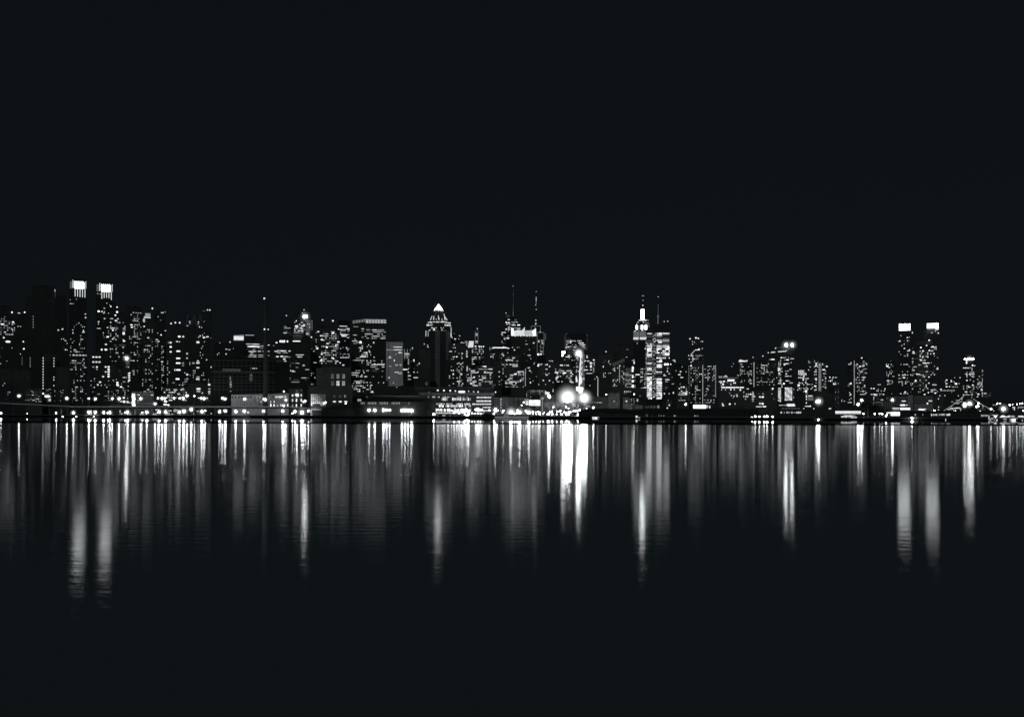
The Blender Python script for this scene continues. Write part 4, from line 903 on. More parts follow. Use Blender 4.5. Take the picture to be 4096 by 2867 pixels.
for x, y, r, lv in ((360, 216, 4, .8), (355, 351, 4, 1.2), (361, 395, 4.5, 1.2), (357, 504, 6, 1.2), (358, 536, 6, 1.5), (400, 621, 5, 1.5), (352, 545, 4, .8)): f.beacon(x, y, r, lv, dy=2)
f = bld(t, 'dark tower with a glowing white winged crown of pointed panels', 2500, [(108, 362, 664, None)],
    [(115, 700, 360, 960, .07)], [(336, 732, 20, 12, 1.2), (262, 744, 16, 7, 1.2), (275, 744, 8, 7, .8), (294, 672, 8, 6, .8), (143, 802, 14, 12, 1.5), (290, 855, 36, 7, 1.2), (308, 890, 10, 8, 1.2)], mat='black', cat='skyscraper', name='winged_tower', roof=False)
def poly(f, nm, lv, pts, y=0, d=.8):
    b = MB(); q = [(f.u(x), y, f.z(yy)) for x, yy in pts]
    b.face(q); b.face([(p[0], p[1] + d, p[2]) for p in q][::-1])
    for i in range(len(q)): j = (i + 1) % len(q); b.face([q[i], (q[i][0], y + d, q[i][2]), (q[j][0], y + d, q[j][2]), q[j]])
    return b.build(nm, lv, f.o)
poly(f, 'crown_wing', 2, [(110, 655), (138, 662), (135, 588), (110, 578)], -1.2)
poly(f, 'crown_screen', 1.2, [(136, 655), (243, 655), (243, 612), (180, 600), (136, 612)], -.6)
poly(f, 'crown_wing', 1.2, [(218, 605), (244, 655), (247, 572)], -1.4)
poly(f, 'crown_screen', .8, [(247, 655), (330, 655), (320, 605), (247, 608)], -.5)
poly(f, 'crown_wing', 2, [(318, 612), (332, 660), (361, 664), (358, 585)], -1.3)
for i in range(9): f.pane('crown_light', 1.5, 122 + i * 29, 658 + (i % 2) * 3, 24, 9, -1.8)
bld(t, 'broad block with windows ranged in bright broken rows below the slanted tower', 2200, [(-36, 250, 1000, None), (40, 190, 850, None)],
    [(45, 855, 190, 990, .25, (15, 17, 12, 8, .5)), (50, 1010, 245, 1180, .45, (16, 17, 12, 9, .35)), (-30, 850, 40, 1180, .2)],
    [(80, 903, 60, 10, 1.5), (118, 906, 14, 9, 1.5), (30, 858, 12, 8, 1.2), (130, 890, 10, 20, .8), (48, 960, 4, 40, .5), (155, 1043, 30, 12, 2), (182, 1023, 26, 8, 1.5), (206, 1108, 16, 12, 1.5), (158, 1136, 18, 12, 2), (105, 1090, 46, 8, 1.2)] + [(254, 990 + 9 * i, 6, 6, 1.2) for i in range(20)])
bld(t, 'dark block with one dotted corner under the winged crown', 2350, [(250, 380, 958, None)], [(255, 970, 378, 1180, .1)], [(298, 1010, 20, 11, 1.2), (340, 943, 10, 8, .8)], mat='black')
bld(t, 'blunt dark office with scattered bright rooms right of the winged tower', 2250, [(376, 545, 935, None), (500, 545, 912, 935)],
    [(380, 940, 500, 1180, .14), (525, 1100, 545, 1240, .4, (14, 18, 13, 10, 0))], [(383, 960, 16, 15, 3.2), (418, 945, 10, 12, 1.2), (390, 945, 28, 8, 1.2), (473, 948, 14, 13, 1.5), (497, 968, 13, 14, 1.5), (508, 912, 50, 7, .8), (525, 915, 10, 8, 1.2), (468, 1053, 24, 12, 1.2), (434, 1108, 14, 12, 1.5), (496, 1110, 14, 12, 1.5), (305, 1130, 12, 18, 1.5)])
f = bld(t, 'dark department block with a faint thin roof letter and two strong light rows', 2300, [(547, 690, 940, None), (668, 758, 995, None)],
    [(550, 985, 740, 1130, .2, (16, 18, 13, 10, .5))],
    [(607, 956, 13, 12, 2), (623, 956, 18, 12, 2), (650, 955, 12, 8, 1.2), (672, 957, 12, 10, 1.5), (685, 957, 14, 12, 1.5), (563, 1030, 30, 12, 2), (580, 1030, 20, 10, 1.5), (646, 1032, 42, 14, 2), (637, 1045, 20, 7, 1.5), (713, 1032, 16, 12, 2), (728, 1045, 14, 9, 1.5), (714, 1062, 14, 12, 1.5), (725, 1127, 36, 8, 1.5), (690, 1052, 34, 95, .04), (566, 1088, 20, 40, .8), (577, 1075, 16, 16, 2)])
text(f, 'M', 590, 612, 1021, 34, .14, -2, 'roof_letter')
f = bld(t, 'banded tower with thin pale outline and lit upper floors, two beacons', 2500, [(655, 870, 648, None)],
    [(700, 705, 830, 722, .8, (12, 12, 11, 8, .5)), (660, 705, 865, 790, .25, (15, 18, 13, 9, .5)), (690, 860, 760, 1130, .3, (15, 18, 13, 9, .4))],
    [(708, 712, 14, 14, 2), (708, 727, 13, 13, 2), (663, 775, 14, 11, 2), (683, 773, 24, 9, 1.5), (748, 774, 20, 10, 1.5), (838, 765, 14, 8, 1.2), (843, 778, 18, 10, 1.5), (740, 804, 12, 8, 1.5), (832, 734, 10, 12, 1.5), (715, 905, 26, 10, 1.5), (690, 858, 28, 8, 1.2)], [(663, 645, 6, .8), (866, 650, 6, .8)], mat='glass', cat='skyscraper', name='skyscraper')
for y, a, c in ((695, 655, 710), (768, 668, 868), (780, 690, 868), (790, 668, 868), (800, 668, 868), (820, 675, 760), (838, 675, 760)): f.box('floor_edge', .14, a, c, y - 1.5, y + 1.5, d=.5, y=-.9)
for x in (647, 655, 872): f.box('edge_trim', .1, x - 1, x + 1, 652, 800, d=.4, y=-.7)
f = bld(t, 'low roof with two stacked blazing roof lamps left of the banded tower', 2300, [(600, 720, 878, None)], [(606, 890, 700, 960, .1)], [], mat='black', roof=False)
for x, y, r in ((628, 826, 12), (643, 826, 12), (625, 855, 10)): f.beacon(x, y, r, 8, foot=878, name='roof_floodlight')
poly(f, 'lit_brace', 1.2, [(654, 868), (685, 866), (699, 850), (697, 892), (690, 876), (660, 876)], -1); poly(f, 'lit_brace', .4, [(652, 812), (655, 812), (668, 782), (665, 782)], -1)
# balcony tower with the great ray of light
f = bld(t, 'balconied tower with a blinding globe on top and a glaring light strip down its face', 2100, [(758, 852, 848, None)],
    [(760, 860, 800, 1060, .3, (14, 17, 11, 9, .2))], [(788, 1018, 16, 8, 1.5)], mat='dark', cat='apartment block', name='balcony_tower', roof=False)
for i in range(23):
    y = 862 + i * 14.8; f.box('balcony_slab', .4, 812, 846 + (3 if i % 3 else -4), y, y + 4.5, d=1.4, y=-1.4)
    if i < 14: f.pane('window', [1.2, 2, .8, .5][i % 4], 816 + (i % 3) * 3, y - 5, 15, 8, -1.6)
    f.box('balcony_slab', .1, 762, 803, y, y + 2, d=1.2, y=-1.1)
poly(f, 'light_ray', 2, [(806, 862), (814, 850), (806, 1010), (801, 1180), (789, 1180), (797, 1010)], -2.4)  # ray and blob of light shaped as glowing pieces on the face
poly(f, 'glare_patch', 1.5, [(810, 1060), (820, 1075), (826, 1120), (812, 1150), (796, 1150), (800, 1065)], -2.9)
poly(f, 'glare_patch', 1.5, [(764, 1062), (768, 1062), (781, 1122), (762, 1128), (758, 1085)], -2.9)
poly(f, 'glare_base', 3.2, [(764, 1172), (834, 1178), (836, 1195), (828, 1224), (792, 1222), (764, 1208)], -3.2)
poly(f, 'glare_base', 1.5, [(788, 1222), (826, 1222), (824, 1242), (788, 1240)], -3.4)
b = MB(); b.ball(f.u(788), -2, f.z(836), f.m(19), f.m(19), f.m(23), n=20, m=12); b.build('roof_globe', 24, f.o); add_bloom(f, f.u(788), f.z(836), 30, 6, dy=-2)
for x0, x1, y in ((858, 900, 1003), (845, 868, 1092), (862, 882, 912)): f.box('ledge_light', 1.5, x0 - 18, x1 - 20, y - 4, y + 4, d=1, y=-2)
f = bld(t, 'dark office with a bright double column of rooms right of the lit strip', 2350, [(852, 1000, 850, None)],
    [(858, 910, 955, 1060, .45, (18, 17, 16, 9, .4)), (860, 1060, 990, 1180, .08)], [(872, 861, 12, 10, 1.5), (873, 877, 16, 11, 2), (910, 930, 26, 10, 2), (912, 945, 22, 9, 1.5), (912, 962, 22, 10, 2), (912, 975, 22, 10, 2), (940, 903, 20, 10, 2), (945, 940, 8, 60, .5), (883, 912, 34, 6, 1.2), (912, 1002, 20, 8, 1.5)], mat='black')
bld(t, 'dark tower with one beacon and a long dotted light column at its left', 2250, [(1000, 1126, 850, None), (955, 1005, 1060, None)],
    [(1030, 900, 1122, 1160, .2, (17, 18, 10, 10, .1))], [(982, 1085 + 8.1 * i, 7, 6, 1.5) for i in range(23)] + [(972, 1073, 14, 9, 1.2), (1036, 970, 9, 20, 1.5), (1092, 912, 7, 9, 1.5)], [(1063, 818, 7, 1)], mat='black')
f = bld(t, 'sloping-roofed tower ribbed with small round lights and a lit central strip', 2150, [(1125, 1185, 955, None, 925), (1185, 1250, 905, None, 885), (1215, 1252, 1020, None)],
    [(1128, 960, 1190, 1175, .42, (15, 15, 11, 10, .1)), (1205, 960, 1250, 1175, .3, (15, 16, 11, 10, .1))],
    [(1199, 1050, 5, 190, .8), (1201, 962, 12, 14, 1.5)], mat='dark', roof=False)
for i in range(4): poly(f, 'roof_rib', .1, [(1128, 950 + i * 8 - 12), (1250, 900 + i * 8 - 12), (1250, 903 + i * 8 - 12), (1128, 953 + i * 8 - 12)], -.8)

# foreground of T[4] in the strip sheet
t = S[4]
f = Frame(t, 1350, 1800, 'warehouse', 'grey warehouse with a wide grid of dark windows and lit corner', 'building')
f.box('wall', 'mid', 1030, 1590, 262, None, d=30); f.box('blank_wall', 'stone', 1030, 1160, 250, None, d=28, y=-.5)
for i in range(6):
    for j in range(3): f.pane('window', .04, 1190 + i * 70, 300 + j * 60, 54, 44)
for x in (1222, 1316, 1405): f.box('pier_column', 'pale', x - 4, x + 4, 262, 480, d=.6, y=-.9)
f.box('cornice', 'pale', 1180, 1590, 255, 264, d=.8, y=-1.6)
for y, h, lv in ((290, 24, .5), (330, 26, 1.5), (375, 40, 1.5)): f.pane('window', lv, 1540, y, 66, h, -1.2)
f.box('lit_post', .8, 1490, 1500, 278, 380, d=.4, y=-1.3)
f = Frame(t, 1740, 1850, 'raised_frame_block', 'open concrete frame block above the bright billboard', 'building')
f.box('wall', 'dark', 1605, 1880, 95, None, d=20)
for x in (1605, 1675, 1742, 1810, 1878): f.box('frame_post', 'lightmetal', x - 4, x + 4, 95, 190, d=.5, y=-.8)
for y in (100, 150, 188): f.box('frame_rail', 'lightmetal', 1600, 1882, y - 3, y + 3, d=.5, y=-1.5)
for i in range(8): f.pane('window', [.14, .4, .25][i % 3], 1625 + i * 30, 122, 18, 30)
f.box('side_wall', 'dark', 1520, 1600, 95, None, d=14, y=2)
for x, y in ((1790, 165), (1792, 118), (1525, 180), (1532, 215), (1610, 235)): f.pane('lamp_panel', 1.2, x, y, 10, 14, -1)
f = Frame(t, 1690, 1760, 'large_billboard', 'large brilliant white billboard on a steel lattice stand', 'billboard')
f.pane('sign_face', 2.0, 1690, 352, 224, 116, -.3, True); f.pane('sign_face', 1.2, 1598, 330, 44, 60, -.2)
b = MB(); b.box(f.u(1576), f.u(1804), 0, .8, f.z(412), f.z(292)); b.build('frame', 'metal', f.o)
f.box('sign_dark_strip', 'roof', 1640, 1646, 298, 340, d=.1, y=-.42)  # thin dark strip across the sign face
for x0, x1, y0, y1 in ((1715, 1715, 412, 520), (1775, 1775, 412, 520), (1715, 1775, 412, 470), (1775, 1715, 412, 470)): b = MB(); b.tube((f.u(x0), .4, f.z(y0)), (f.u(x1), .4, f.z(y1)), .25); b.build('stand_brace', 'lightmetal', f.o)
f = Frame(t, 1842, 1745, 'post_billboard', 'small pale billboard on a single tall white post', 'billboard')
f.pane('sign_face', .5, 1842, 260, 62, 34, -.5, True); b = MB(); b.box(-f.m(32), f.m(32), -.1, .4, f.z(278), f.z(242)); b.build('frame', 'metal', f.o)
b = MB(); b.cyl(0, .2, 0, f.z(278), .9, n=8); b.build('post', .25, f.o)
f = Frame(t, 1945, 1790, 'lit_rooftop_box', 'grey block with a white lit box on its roof behind the park', 'building')
f.box('wall', 'mid', 1790, 2070, 195, None, d=16); f.pane('lit_box', 1.5, 1950, 162, 74, 52, -.4); f.pane('lit_box', 1.5, 1908, 150, 22, 70, -.5)
b = MB(); b.box(f.u(1890), f.u(1988), 0, 4, f.z(195), f.z(136)); b.build('roof_house', 'mid', f.o)
lamp(t, 1972, 220, 1700, 7.5, 25, 2.5, 'tall lamp on a long post left of the bare park trees', halo=14)
f = lamp(t, 1990, 240, 1701, 5, 25, 2.5, 'lower twin lamp head beside the tall lamp post', halo=0)
lamp(t, 2070, 438, 1690, 4.5, 25, 2.5, 'lamp on a thin post at the left edge of the park trees', halo=10)
PK = dict(label='round park lamp among the bare trees', group='park lamps', D=1590, base=2.5, lv=12, r=3.4, name='park_lamp')
lamps(S[4], [(1063, 515, 2.5), (1046, 548, 2.0), (1350, 500, 3.3), (1510, 512, 3.3), (1520, 525, 3.0), (1650, 530, 3.0), (1708, 540, 2.5), (1762, 530, 3.6), (1800, 545, 2.3), (1775, 570, 3.3), (1720, 580, 2.8), (1660, 572, 2.5), (1800, 582, 2.8), (1862, 575, 2.0), (1880, 545, 1.5), (1950, 582, 3.8), (1972, 580, 3.8), (1996, 540, 3.4), (2038, 522, 3.1), (2045, 575, 3.4), (2040, 590, 3.1), (2130, 580, 2.8), (2145, 525, 3.0), (2200, 520, 4.4), (2215, 578, 3.1), (2238, 580, 3.1), (1340, 560, 4.1), (1290, 568, 4.1), (1430, 400, 2.3), (1470, 342, 2.8)], **PK)
lamps(S[5], [(40, 540, 3.8), (80, 542, 2.6), (70, 435, 3.0), (80, 590, 3.6), (130, 572, 3.0), (130, 590, 2.1), (132, 540, 3.8), (155, 540, 3.6), (218, 515, 2.0), (260, 515, 3.8), (300, 512, 3.8), (343, 497, 3.4), (312, 575, 2.5), (350, 575, 2.5), (300, 605, 2.0), (365, 600, 2.1), (330, 598, 1.8), (565, 585, 2.5), (592, 585, 2.5), (120, 462, 2.5), (480, 465, 2.0), (563, 642, 1.6)], **PK)
lamps(S[5], [(615, 448, 5)], D=1590, base=2.5, lv=20, halo=12, label='single lamp above the dark shed roof, right of the park', name='park_lamp')
lamps(S[5], [(870, 185, 3.6)], D=1850, base=2.5, lv=12, label='small lamp left of the pale balcony block', name='park_lamp')
lamps(S[5], [(1428, 180, 2.8)], D=1850, base=2.5, lv=12, label='small lone lamp left of the bright banded tower foot', name='park_lamp')

# the two great floodlights
def floodlight(t, x, y, D, rad, label, lv, halo, hst):
    f = Frame(t, x, D, 'floodlight_mast', label, 'floodlight', 'pair of great park floodlights', 2.5)
    z = f.z(y); k = rad / F * D
    b = MB(); b.cyl(0, 1, 0, z + k * .6, .7, .45, n=8); b.build('post', 'metal', f.o)
    b = MB(); b.tube((-k, .5, z), (k, .5, z), .25); b.tube((0, .5, z - k), (0, .5, z + k), .25); b.build('crossarm', 'metal', f.o)
    n = 0
    for rr_, cnt in ((0, 1), (.42, 6), (.86, 12)):
        for i in range(cnt):
            a = 2 * math.pi * (i + .5 * (rr_ > .5)) / cnt
            g = link('lamp_head', globe(lv), f.o, (k * rr_ * math.cos(a), -.3, z + k * rr_ * math.sin(a))); q = k * .26; g.scale = (q, q * .6, q)
    add_bloom(f, 0, z, halo, hst, -2)
floodlight(T[4], 680, 1280, 1660, 18, 'larger left one of the two great floodlights above the park trees', 70, 70, 5.5)
floodlight(T[4], 845, 1285, 1660, 12, 'smaller right one of the two great floodlights above the park trees', 70, 48, 5.5)

# bare park trees
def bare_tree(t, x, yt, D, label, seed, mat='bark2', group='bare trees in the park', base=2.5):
    f = Frame(t, x, D, 'bare_tree', label, 'tree', group, base)
    r = random.Random(seed); H = f.z(yt)
    b = MB(); th = H * .3; b.tube((0, 0, 0), (r.uniform(-.3, .3), 0, th), H * .028, H * .02, 6); b.build('trunk', mat, f.o)
    b = MB()
    def grow(p, d, L, rad, n):
        if n == 0 or L < .3: return
        q = p + d * L; b.tube(p, q, rad, rad * .6, 3)
        for k in range(3 if n > 2 else 2):
            e = (d + Vector((r.gauss(0, .5), r.gauss(0, .5), r.gauss(.1, .3)))).normalized()
            grow(q, e, L * r.uniform(.62, .85), rad * .6, n - 1)
    for k in range(4): grow(Vector((0, 0, th)), Vector((r.gauss(0, .45), r.gauss(0, .4), 1)).normalized(), H * .22, H * .014, 5)
    b.build('crown', mat, f.o)
rr = random.Random(77)
for i in range(17):
    x = 500 + i * 24 + rr.uniform(-8, 8)
    bare_tree(T[4], x, 1310 + rr.uniform(-15, 30), 1640 + rr.uniform(-15, 12), 'leafless park tree with fine branches near the great floodlights', i)

# right of the park: pale blocks
t = S[5]
def small_block(x0, x1, yt, D, lab, mat, wins, cat='building'):
    f = Frame(t, (x0 + x1) / 2, D, 'low_building', lab, cat)
    f.box('wall', mat, x0, x1, yt, None, d=16); f.box('parapet', mat, x0 - 3, x1 + 3, yt - 6, yt, d=16.6, y=-.3)
    for q in wins: f.pane('window', q[4], *q[:4])
    return f
small_block(795, 915, 240, 1850, 'dull blank grey block left of the pale balcony block', 'mid', [])
f = small_block(918, 1140, 168, 1830, 'pale block with dark balconies above round dark windows', 'stone', [(945 + 42 * i, 283, 26, 26, .04) for i in range(4)] + [(945 + 42 * i, 325, 26, 22, .04) for i in range(4)] + [(1030, 325, 22, 18, 1.2)])
for y in (187, 225): f.box('balcony_recess', 'black', 930, 1062, y - 10, y + 14, d=.3, y=-.5); f.box('balcony_rail', 'pale', 926, 1066, y + 14, y + 20, d=.4, y=-1)
small_block(1208, 1340, 250, 1830, 'small pale block with nine round dark windows, one lit', 'stone', [(1230 + 45 * i, 277 + 45 * j, 28, 26, 1.5 if (i == 1 and j == 1) else .04) for i in range(3) for j in range(3)])
small_block(1345, 1450, 262, 1835, 'dark low block with a few slit windows left of the white cylinder', 'black', [(1372, 287, 22, 9, 1.5), (1425, 285, 14, 8, .8), (1372, 325, 22, 10, .5), (1433, 325, 8, 12, 1.2), (1370, 375, 22, 12, .25), (1425, 375, 20, 12, .25)])
f = Frame(t, 1498, 1825, 'roof_tank', 'small shining white cylinder tank', 'tank')
b = MB(); b.cyl(0, 2, 0, f.z(325), .5, n=8); b.build('support', 'metal', f.o); b = MB(); b.cyl(0, 2, f.z(328), f.z(272), f.m(16), n=14); b.build('tank', .25, f.o); f.pane('lit_side', 1.2, 1490, 300, 12, 50, -.6)
small_block(1265, 1392, 388, 1760, 'pale low shed wall with a square panel right of the hillock', 'stone', [])
small_block(1458, 1600, 405, 1762, 'wide pale low wall block below the white tank', 'stone', [])
small_block(1600, 1890, 410, 1764, 'long dull low wall joined by faint uneven panels', 'mid', [(1780, 430, 10, 50, .14), (1840, 430, 14, 50, .1)])
small_block(1896, 1945, 405, 1758, 'narrow shining panel wall in the low wall row', 'stone', [(1912, 432, 26, 52, .5)])
small_block(2068, 2172, 325, 1790, 'squat pale cube with a small bright lamp at its foot', 'mid', [(2132, 400, 24, 30, 1.2), (2112, 300, 16, 14, .8), (2092, 458, 28, 18, 2)])
f = Frame(t, 700, 1870, 'lit_wall_line', 'dark low block edged by a thin broken line of light', 'building')
f.box('wall', 'black', 520, 795, 232, None, d=12); f.pane('light_line', .5, 620, 346, 130, 5); f.pane('light_line', 1.5, 690, 347, 20, 8); f.pane('light_line', 1.5, 752, 348, 70, 8)

# long dark sheds on the right-hand pier
f = Frame(t, 1700, 1500, 'long_pier_shed', 'very long low dark shed roof running along the pier right of the park', 'shed', base=2.4)
tops = [(300, 545), (380, 500), (520, 468), (680, 475), (840, 462), (960, 470), (1060, 462), (1380, 485), (1600, 470), (2240, 462), (3300, 465), (3900, 470)]
b = MB()
for i in range(len(tops) - 1):
    (x0, a), (x1, c) = tops[i], tops[i + 1]; b.box(f.u(x0), f.u(x1), 8 if x0 < 700 else 2, 70, f.z(545) if x0 >= 700 else 0, f.z(a), f.z(c))
b.build('roof', 'roof', f.o)
f.box('wall', 'dark', 712, 3900, 545, None, d=60, y=4); f.box('eave', 'mid', 1400, 3750, 545, 572, d=1, y=2.6)
for i, (x, w, lv) in enumerate([(1680, 50, .06), (1785, 8, .14), (1925, 22, .14), (1972, 20, .25), (2022, 22, .25), (2235, 20, .8), (2262, 24, .14), (2640, 20, .8), (2690, 50, .14)]): f.pane('opening', lv, x, 610, w, 24 if i else 70, 3.4)
for i in range(20): x = 1450 + i * 110; f.box('column', 'mid', x - 3, x + 3, 572, None, d=.5, y=2.6)
f = Frame(t, 640, 1560, 'lit_doorway_shed', 'low dark gable shed with a glowing half-round doorway light', 'shed', base=2.4)
f.box('wall', 'stone', 420, 708, 545, None, d=14); f.pane('glowing_arch', 2, 652, 640, 112, 40, -.4); f.pane('glowing_arch', .5, 652, 615, 70, 30, -.3)
f = Frame(t, 1490, 1440, 'quay_cart', 'small bright white cart-like object on the dark pier edge', 'cart', base=2.4)
f.pane('lit_body', 3.2, 1480, 632, 44, 34, -.2); f.pane('lit_body', 1.2, 1530, 642, 40, 22, -.2); b = MB(); b.box(f.u(1455), f.u(1552), 0, 2, .2, f.z(645)); b.build('body', 'metal', f.o)
for x in (1470, 1535): b = MB(); b.cyl(f.u(x), -.1, 0, .5, .4, n=8); b.build('wheel', 'roof', f.o)

# ================================================================== T[5]: art deco tower, bright banded tower
t = T[5]
f = bld(t, 'art deco skyscraper with floodlit ribbed shoulders and a glowing twin-bar mast', 3100, [(80, 216, 698, None), (84, 212, 605, 698), (102, 232, 545, 605), (116, 226, 520, 545), (138, 213, 508, 520)],
    [], [(97, 613, 20, 9, 1.5), (167, 609, 7, 9, 1.5), (179, 609, 7, 9, 1.5), (120, 735, 12, 6, .8), (117, 716, 60, 3, .14), (122, 741, 6, 6, .5)], mat='black', cat='skyscraper', name='art_deco_tower', roof=False)
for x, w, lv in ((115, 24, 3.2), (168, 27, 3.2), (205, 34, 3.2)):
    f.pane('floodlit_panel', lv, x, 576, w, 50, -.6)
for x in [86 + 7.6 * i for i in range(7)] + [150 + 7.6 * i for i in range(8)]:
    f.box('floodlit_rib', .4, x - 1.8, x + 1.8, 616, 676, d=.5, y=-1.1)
for x0, x1 in ((82, 134), (147, 209)): f.box('floodlit_rib_base', 1.2, x0, x1, 676, 698, d=.5, y=-1.3)  # floodlight on the ribs painted as emission, stronger at their base
for x in (130, 136, 143): f.box('rib', .25, x - 1, x + 1, 552, 690, d=.4, y=-.8)
for x in (222, 228, 240): f.box('rib', .5, x - 1.5, x + 1.5, 550, 575, d=.4, y=-.8)
for x in (164, 183): f.box('mast_light', 6.5, x - 5.5, x + 5.5, 393, 500, d=1, y=3)
b = MB(); b.cyl(f.u(173.5), 9, f.z(510), f.z(385), f.m(17), f.m(13), n=10); b.build('mooring_mast', 'dark', f.o)
f.box('collar_light', 1.5, 136, 215, 500, 509, d=2, y=-.6); f.box('collar_light', .8, 150, 200, 494, 500, d=2, y=1)
b = MB(); b.tube((f.u(177), 9, f.z(388)), (f.u(177), 9, f.z(258)), 2, .5, n=6); b.build('antenna', 'metal', f.o)
for x, y, r, lv in ((171, 260, 4, .8), (184, 260, 4, .8), (178, 304, 5, .8), (176, 355, 5.5, 1.5), (228, 505, 4.5, .8), (128, 525, 5, 1.5), (179, 524, 5, 1.5), (114, 548, 5, 1.5), (118, 535, 4, .8)) + tuple((185 + 7 * i, 530 + i, 3.5, .5) for i in range(8)): f.beacon(x, y, r, lv, dy=-1, name='beacon')
f = bld(t, 'tall tower almost wholly lit in thick white floor bands, thin mast on top', 2250, [(214, 272, 632, None), (274, 312, 545, None), (314, 372, 545, None), (372, 447, 530, 905)],
    [(275, 630, 312, 1290, .55, (9, 13, 7, 9, .2))], [], [(391, 516, 6, .8), (427, 514, 6, .8), (318, 553, 4.5, 1.2), (283, 580, 5, 1.2), (304, 580, 5, 1.2), (201, 787, 6, 1.5)], mat='glass', cat='skyscraper', name='banded_tower', roof=False)
rr = random.Random(8)
y = 637
while y < 1305:
    p = 1 if y < 645 else .42 if y < 755 else .97 if y < 805 else .8 if y < 905 else .5 if y < 1085 else 1
    for x0, x1 in ((218, 270), (315, 371), (373, 446)):
        if x0 == 373 and y > 900: continue
        if y > 1285 and x0 == 218: x0 = 230
        if rr.random() < p:
            x = x0
            while x < x1 - 6:
                w = min(rr.choice([14, 22, 30, 56]), x1 - x)
                if rr.random() < .55 + p * .45: f.pane('window', rr.choice([1.5, 2, 3.2, 1.2]), x + w / 2, y, w - 1.5, rr.uniform(8, 13.5))
                x += w
        elif rr.random() < .7:
            f.pane('window', rr.choice([.14, .25]), (x0 + x1) / 2, y, x1 - x0 - 4, 6)
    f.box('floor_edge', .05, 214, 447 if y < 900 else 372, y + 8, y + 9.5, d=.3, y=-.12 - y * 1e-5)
    if y > 640: f.pane('window', rr.choice([.8, 1.5, .25]), 211, y + 4, 6, 9)
    y += 17.6
b = MB(); b.tube((f.u(325), 6, f.z(600)), (f.u(330), 6, f.z(266)), 1.5, .5, n=6); b.build('mast', 'mid', f.o)
f.box('mast_light', .25, 326, 331, 470, 540, d=.3, y=3); f.box('mast_light', .14, 328, 331.5, 340, 460, d=.3, y=3); f.box('mast_light', .5, 320, 338, 461, 466, d=.3, y=2.5); f.beacon(330, 266, 5, .8, dy=6)
bld(t, 'dark corner office with a column of round glares, left of the banded tower', 2350, [(-118, 80, 870, None), (80, 216, 975, None), (-115, 0, 760, None)],
    [(0, 980, 75, 1185, .5, (14, 17, 12, 6, .8)), (88, 980, 110, 1185, .8, (20, 17, 16, 9, 0)), (150, 985, 185, 1140, .8, (16, 16, 13, 11, .3)), (190, 985, 212, 1185, .4, (14, 17, 12, 6, .8))],
    [(77, 985, 22, 40, 2), (75, 1010, 20, 30, 2), (77, 1060, 16, 20, 1.5), (77, 1075, 18, 20, 2), (77, 1115, 24, 26, 2), (77, 1165, 22, 30, 3.2), (125, 1050, 50, 12, 1.5), (90, 930, 14, 30, 1.2), (88, 905, 12, 20, .8), (75, 910, 20, 6, .8), (200, 1180, 28, 12, 1.5), (182, 1183, 56, 5, .8), (22, 798, 30, 4, .5), (15, 874, 18, 7, .8)] + [(38, 990 + 17 * i, 74, 3, .25) for i in range(12)], mat='black')
bld(t, 'low dark hall with a faint row of four lights and scribbled light below', 1950, [(-20, 215, 1188, None)], [], [(-4, 1220, 10, 14, 1.2), (18, 1220, 10, 14, 1.2), (38, 1220, 9, 12, 1.2), (56, 1220, 9, 10, .8), (150, 1262, 20, 18, .1), (-8, 1238, 14, 6, .25), (12, 1238, 12, 6, .25), (92, 1245, 11, 11, 1.2)], mat='black', roof=False)
bld(t, 'dark block with paired round lamps right of the banded tower', 2150, [(374, 470, 905, None)],
    [(380, 1010, 465, 1270, .22, (18, 20, 13, 11, .2))], [(402, 946, 24, 22, 3.2), (426, 946, 22, 22, 3.2), (457, 946, 16, 12, 2), (427, 985, 12, 12, 1.2), (425, 1012, 12, 12, 1.2), (485, 1232, 12, 20, 1.5), (393, 1050, 12, 12, 1.2), (395, 1240, 12, 14, 1.5)], mat='black')
bld(t, 'low-lit black block between banded tower and beaconed residence', 2500, [(470, 640, 958, None), (460, 508, 905, 958)],
    [(480, 960, 635, 1160, .05), (375, 1000, 640, 1180, .04)], [(490, 905, 30, 10, 1.2), (500, 918, 16, 16, .8), (557, 1020, 16, 14, 1.5), (545, 1050, 28, 10, 1.5), (568, 1078, 34, 9, 1.5), (573, 972, 10, 9, .8), (612, 1022, 10, 8, 1.2), (512, 1010, 10, 9, .8)], mat='black')
bld(t, 'low block with a knot of bright windows left of the dotted column slab', 1950, [(520, 642, 1160, None)], [(535, 1165, 640, 1335, .3, (18, 19, 13, 11, .3))], [(570, 1176, 12, 11, 1.5), (590, 1175, 20, 12, 2), (545, 1190, 14, 12, 1.5), (568, 1215, 13, 12, 1.5), (612, 1240, 28, 10, 2), (612, 1250, 28, 8, 1.5), (620, 1222, 16, 10, 1.5)], mat='black')
bld(t, 'slim tall residence with three beacons above, mottled with window light', 2500, [(634, 806, 700, None)],
    [(636, 850, 805, 945, .45, (17, 17, 11, 11, .15)), (636, 715, 805, 850, .14, (17, 17, 11, 10, .1))],
    [(740, 798, 14, 12, 3.2), (724, 802, 24, 9, 1.5), (708, 802, 14, 9, 1.5), (692, 814, 12, 8, 1.2), (680, 828, 12, 9, 1.5), (667, 840, 12, 9, 1.5), (638, 858, 10, 14, 1.5), (676, 744, 10, 10, 1.5), (675, 718, 9, 9, 1.2), (776, 718, 10, 12, 1.5), (762, 718, 8, 10, .8), (775, 788, 10, 10, 1.2)],
    [(650, 690, 8, 1.6), (710, 680, 9, 1.6), (734, 685, 8, 1.6)], cat='apartment block')
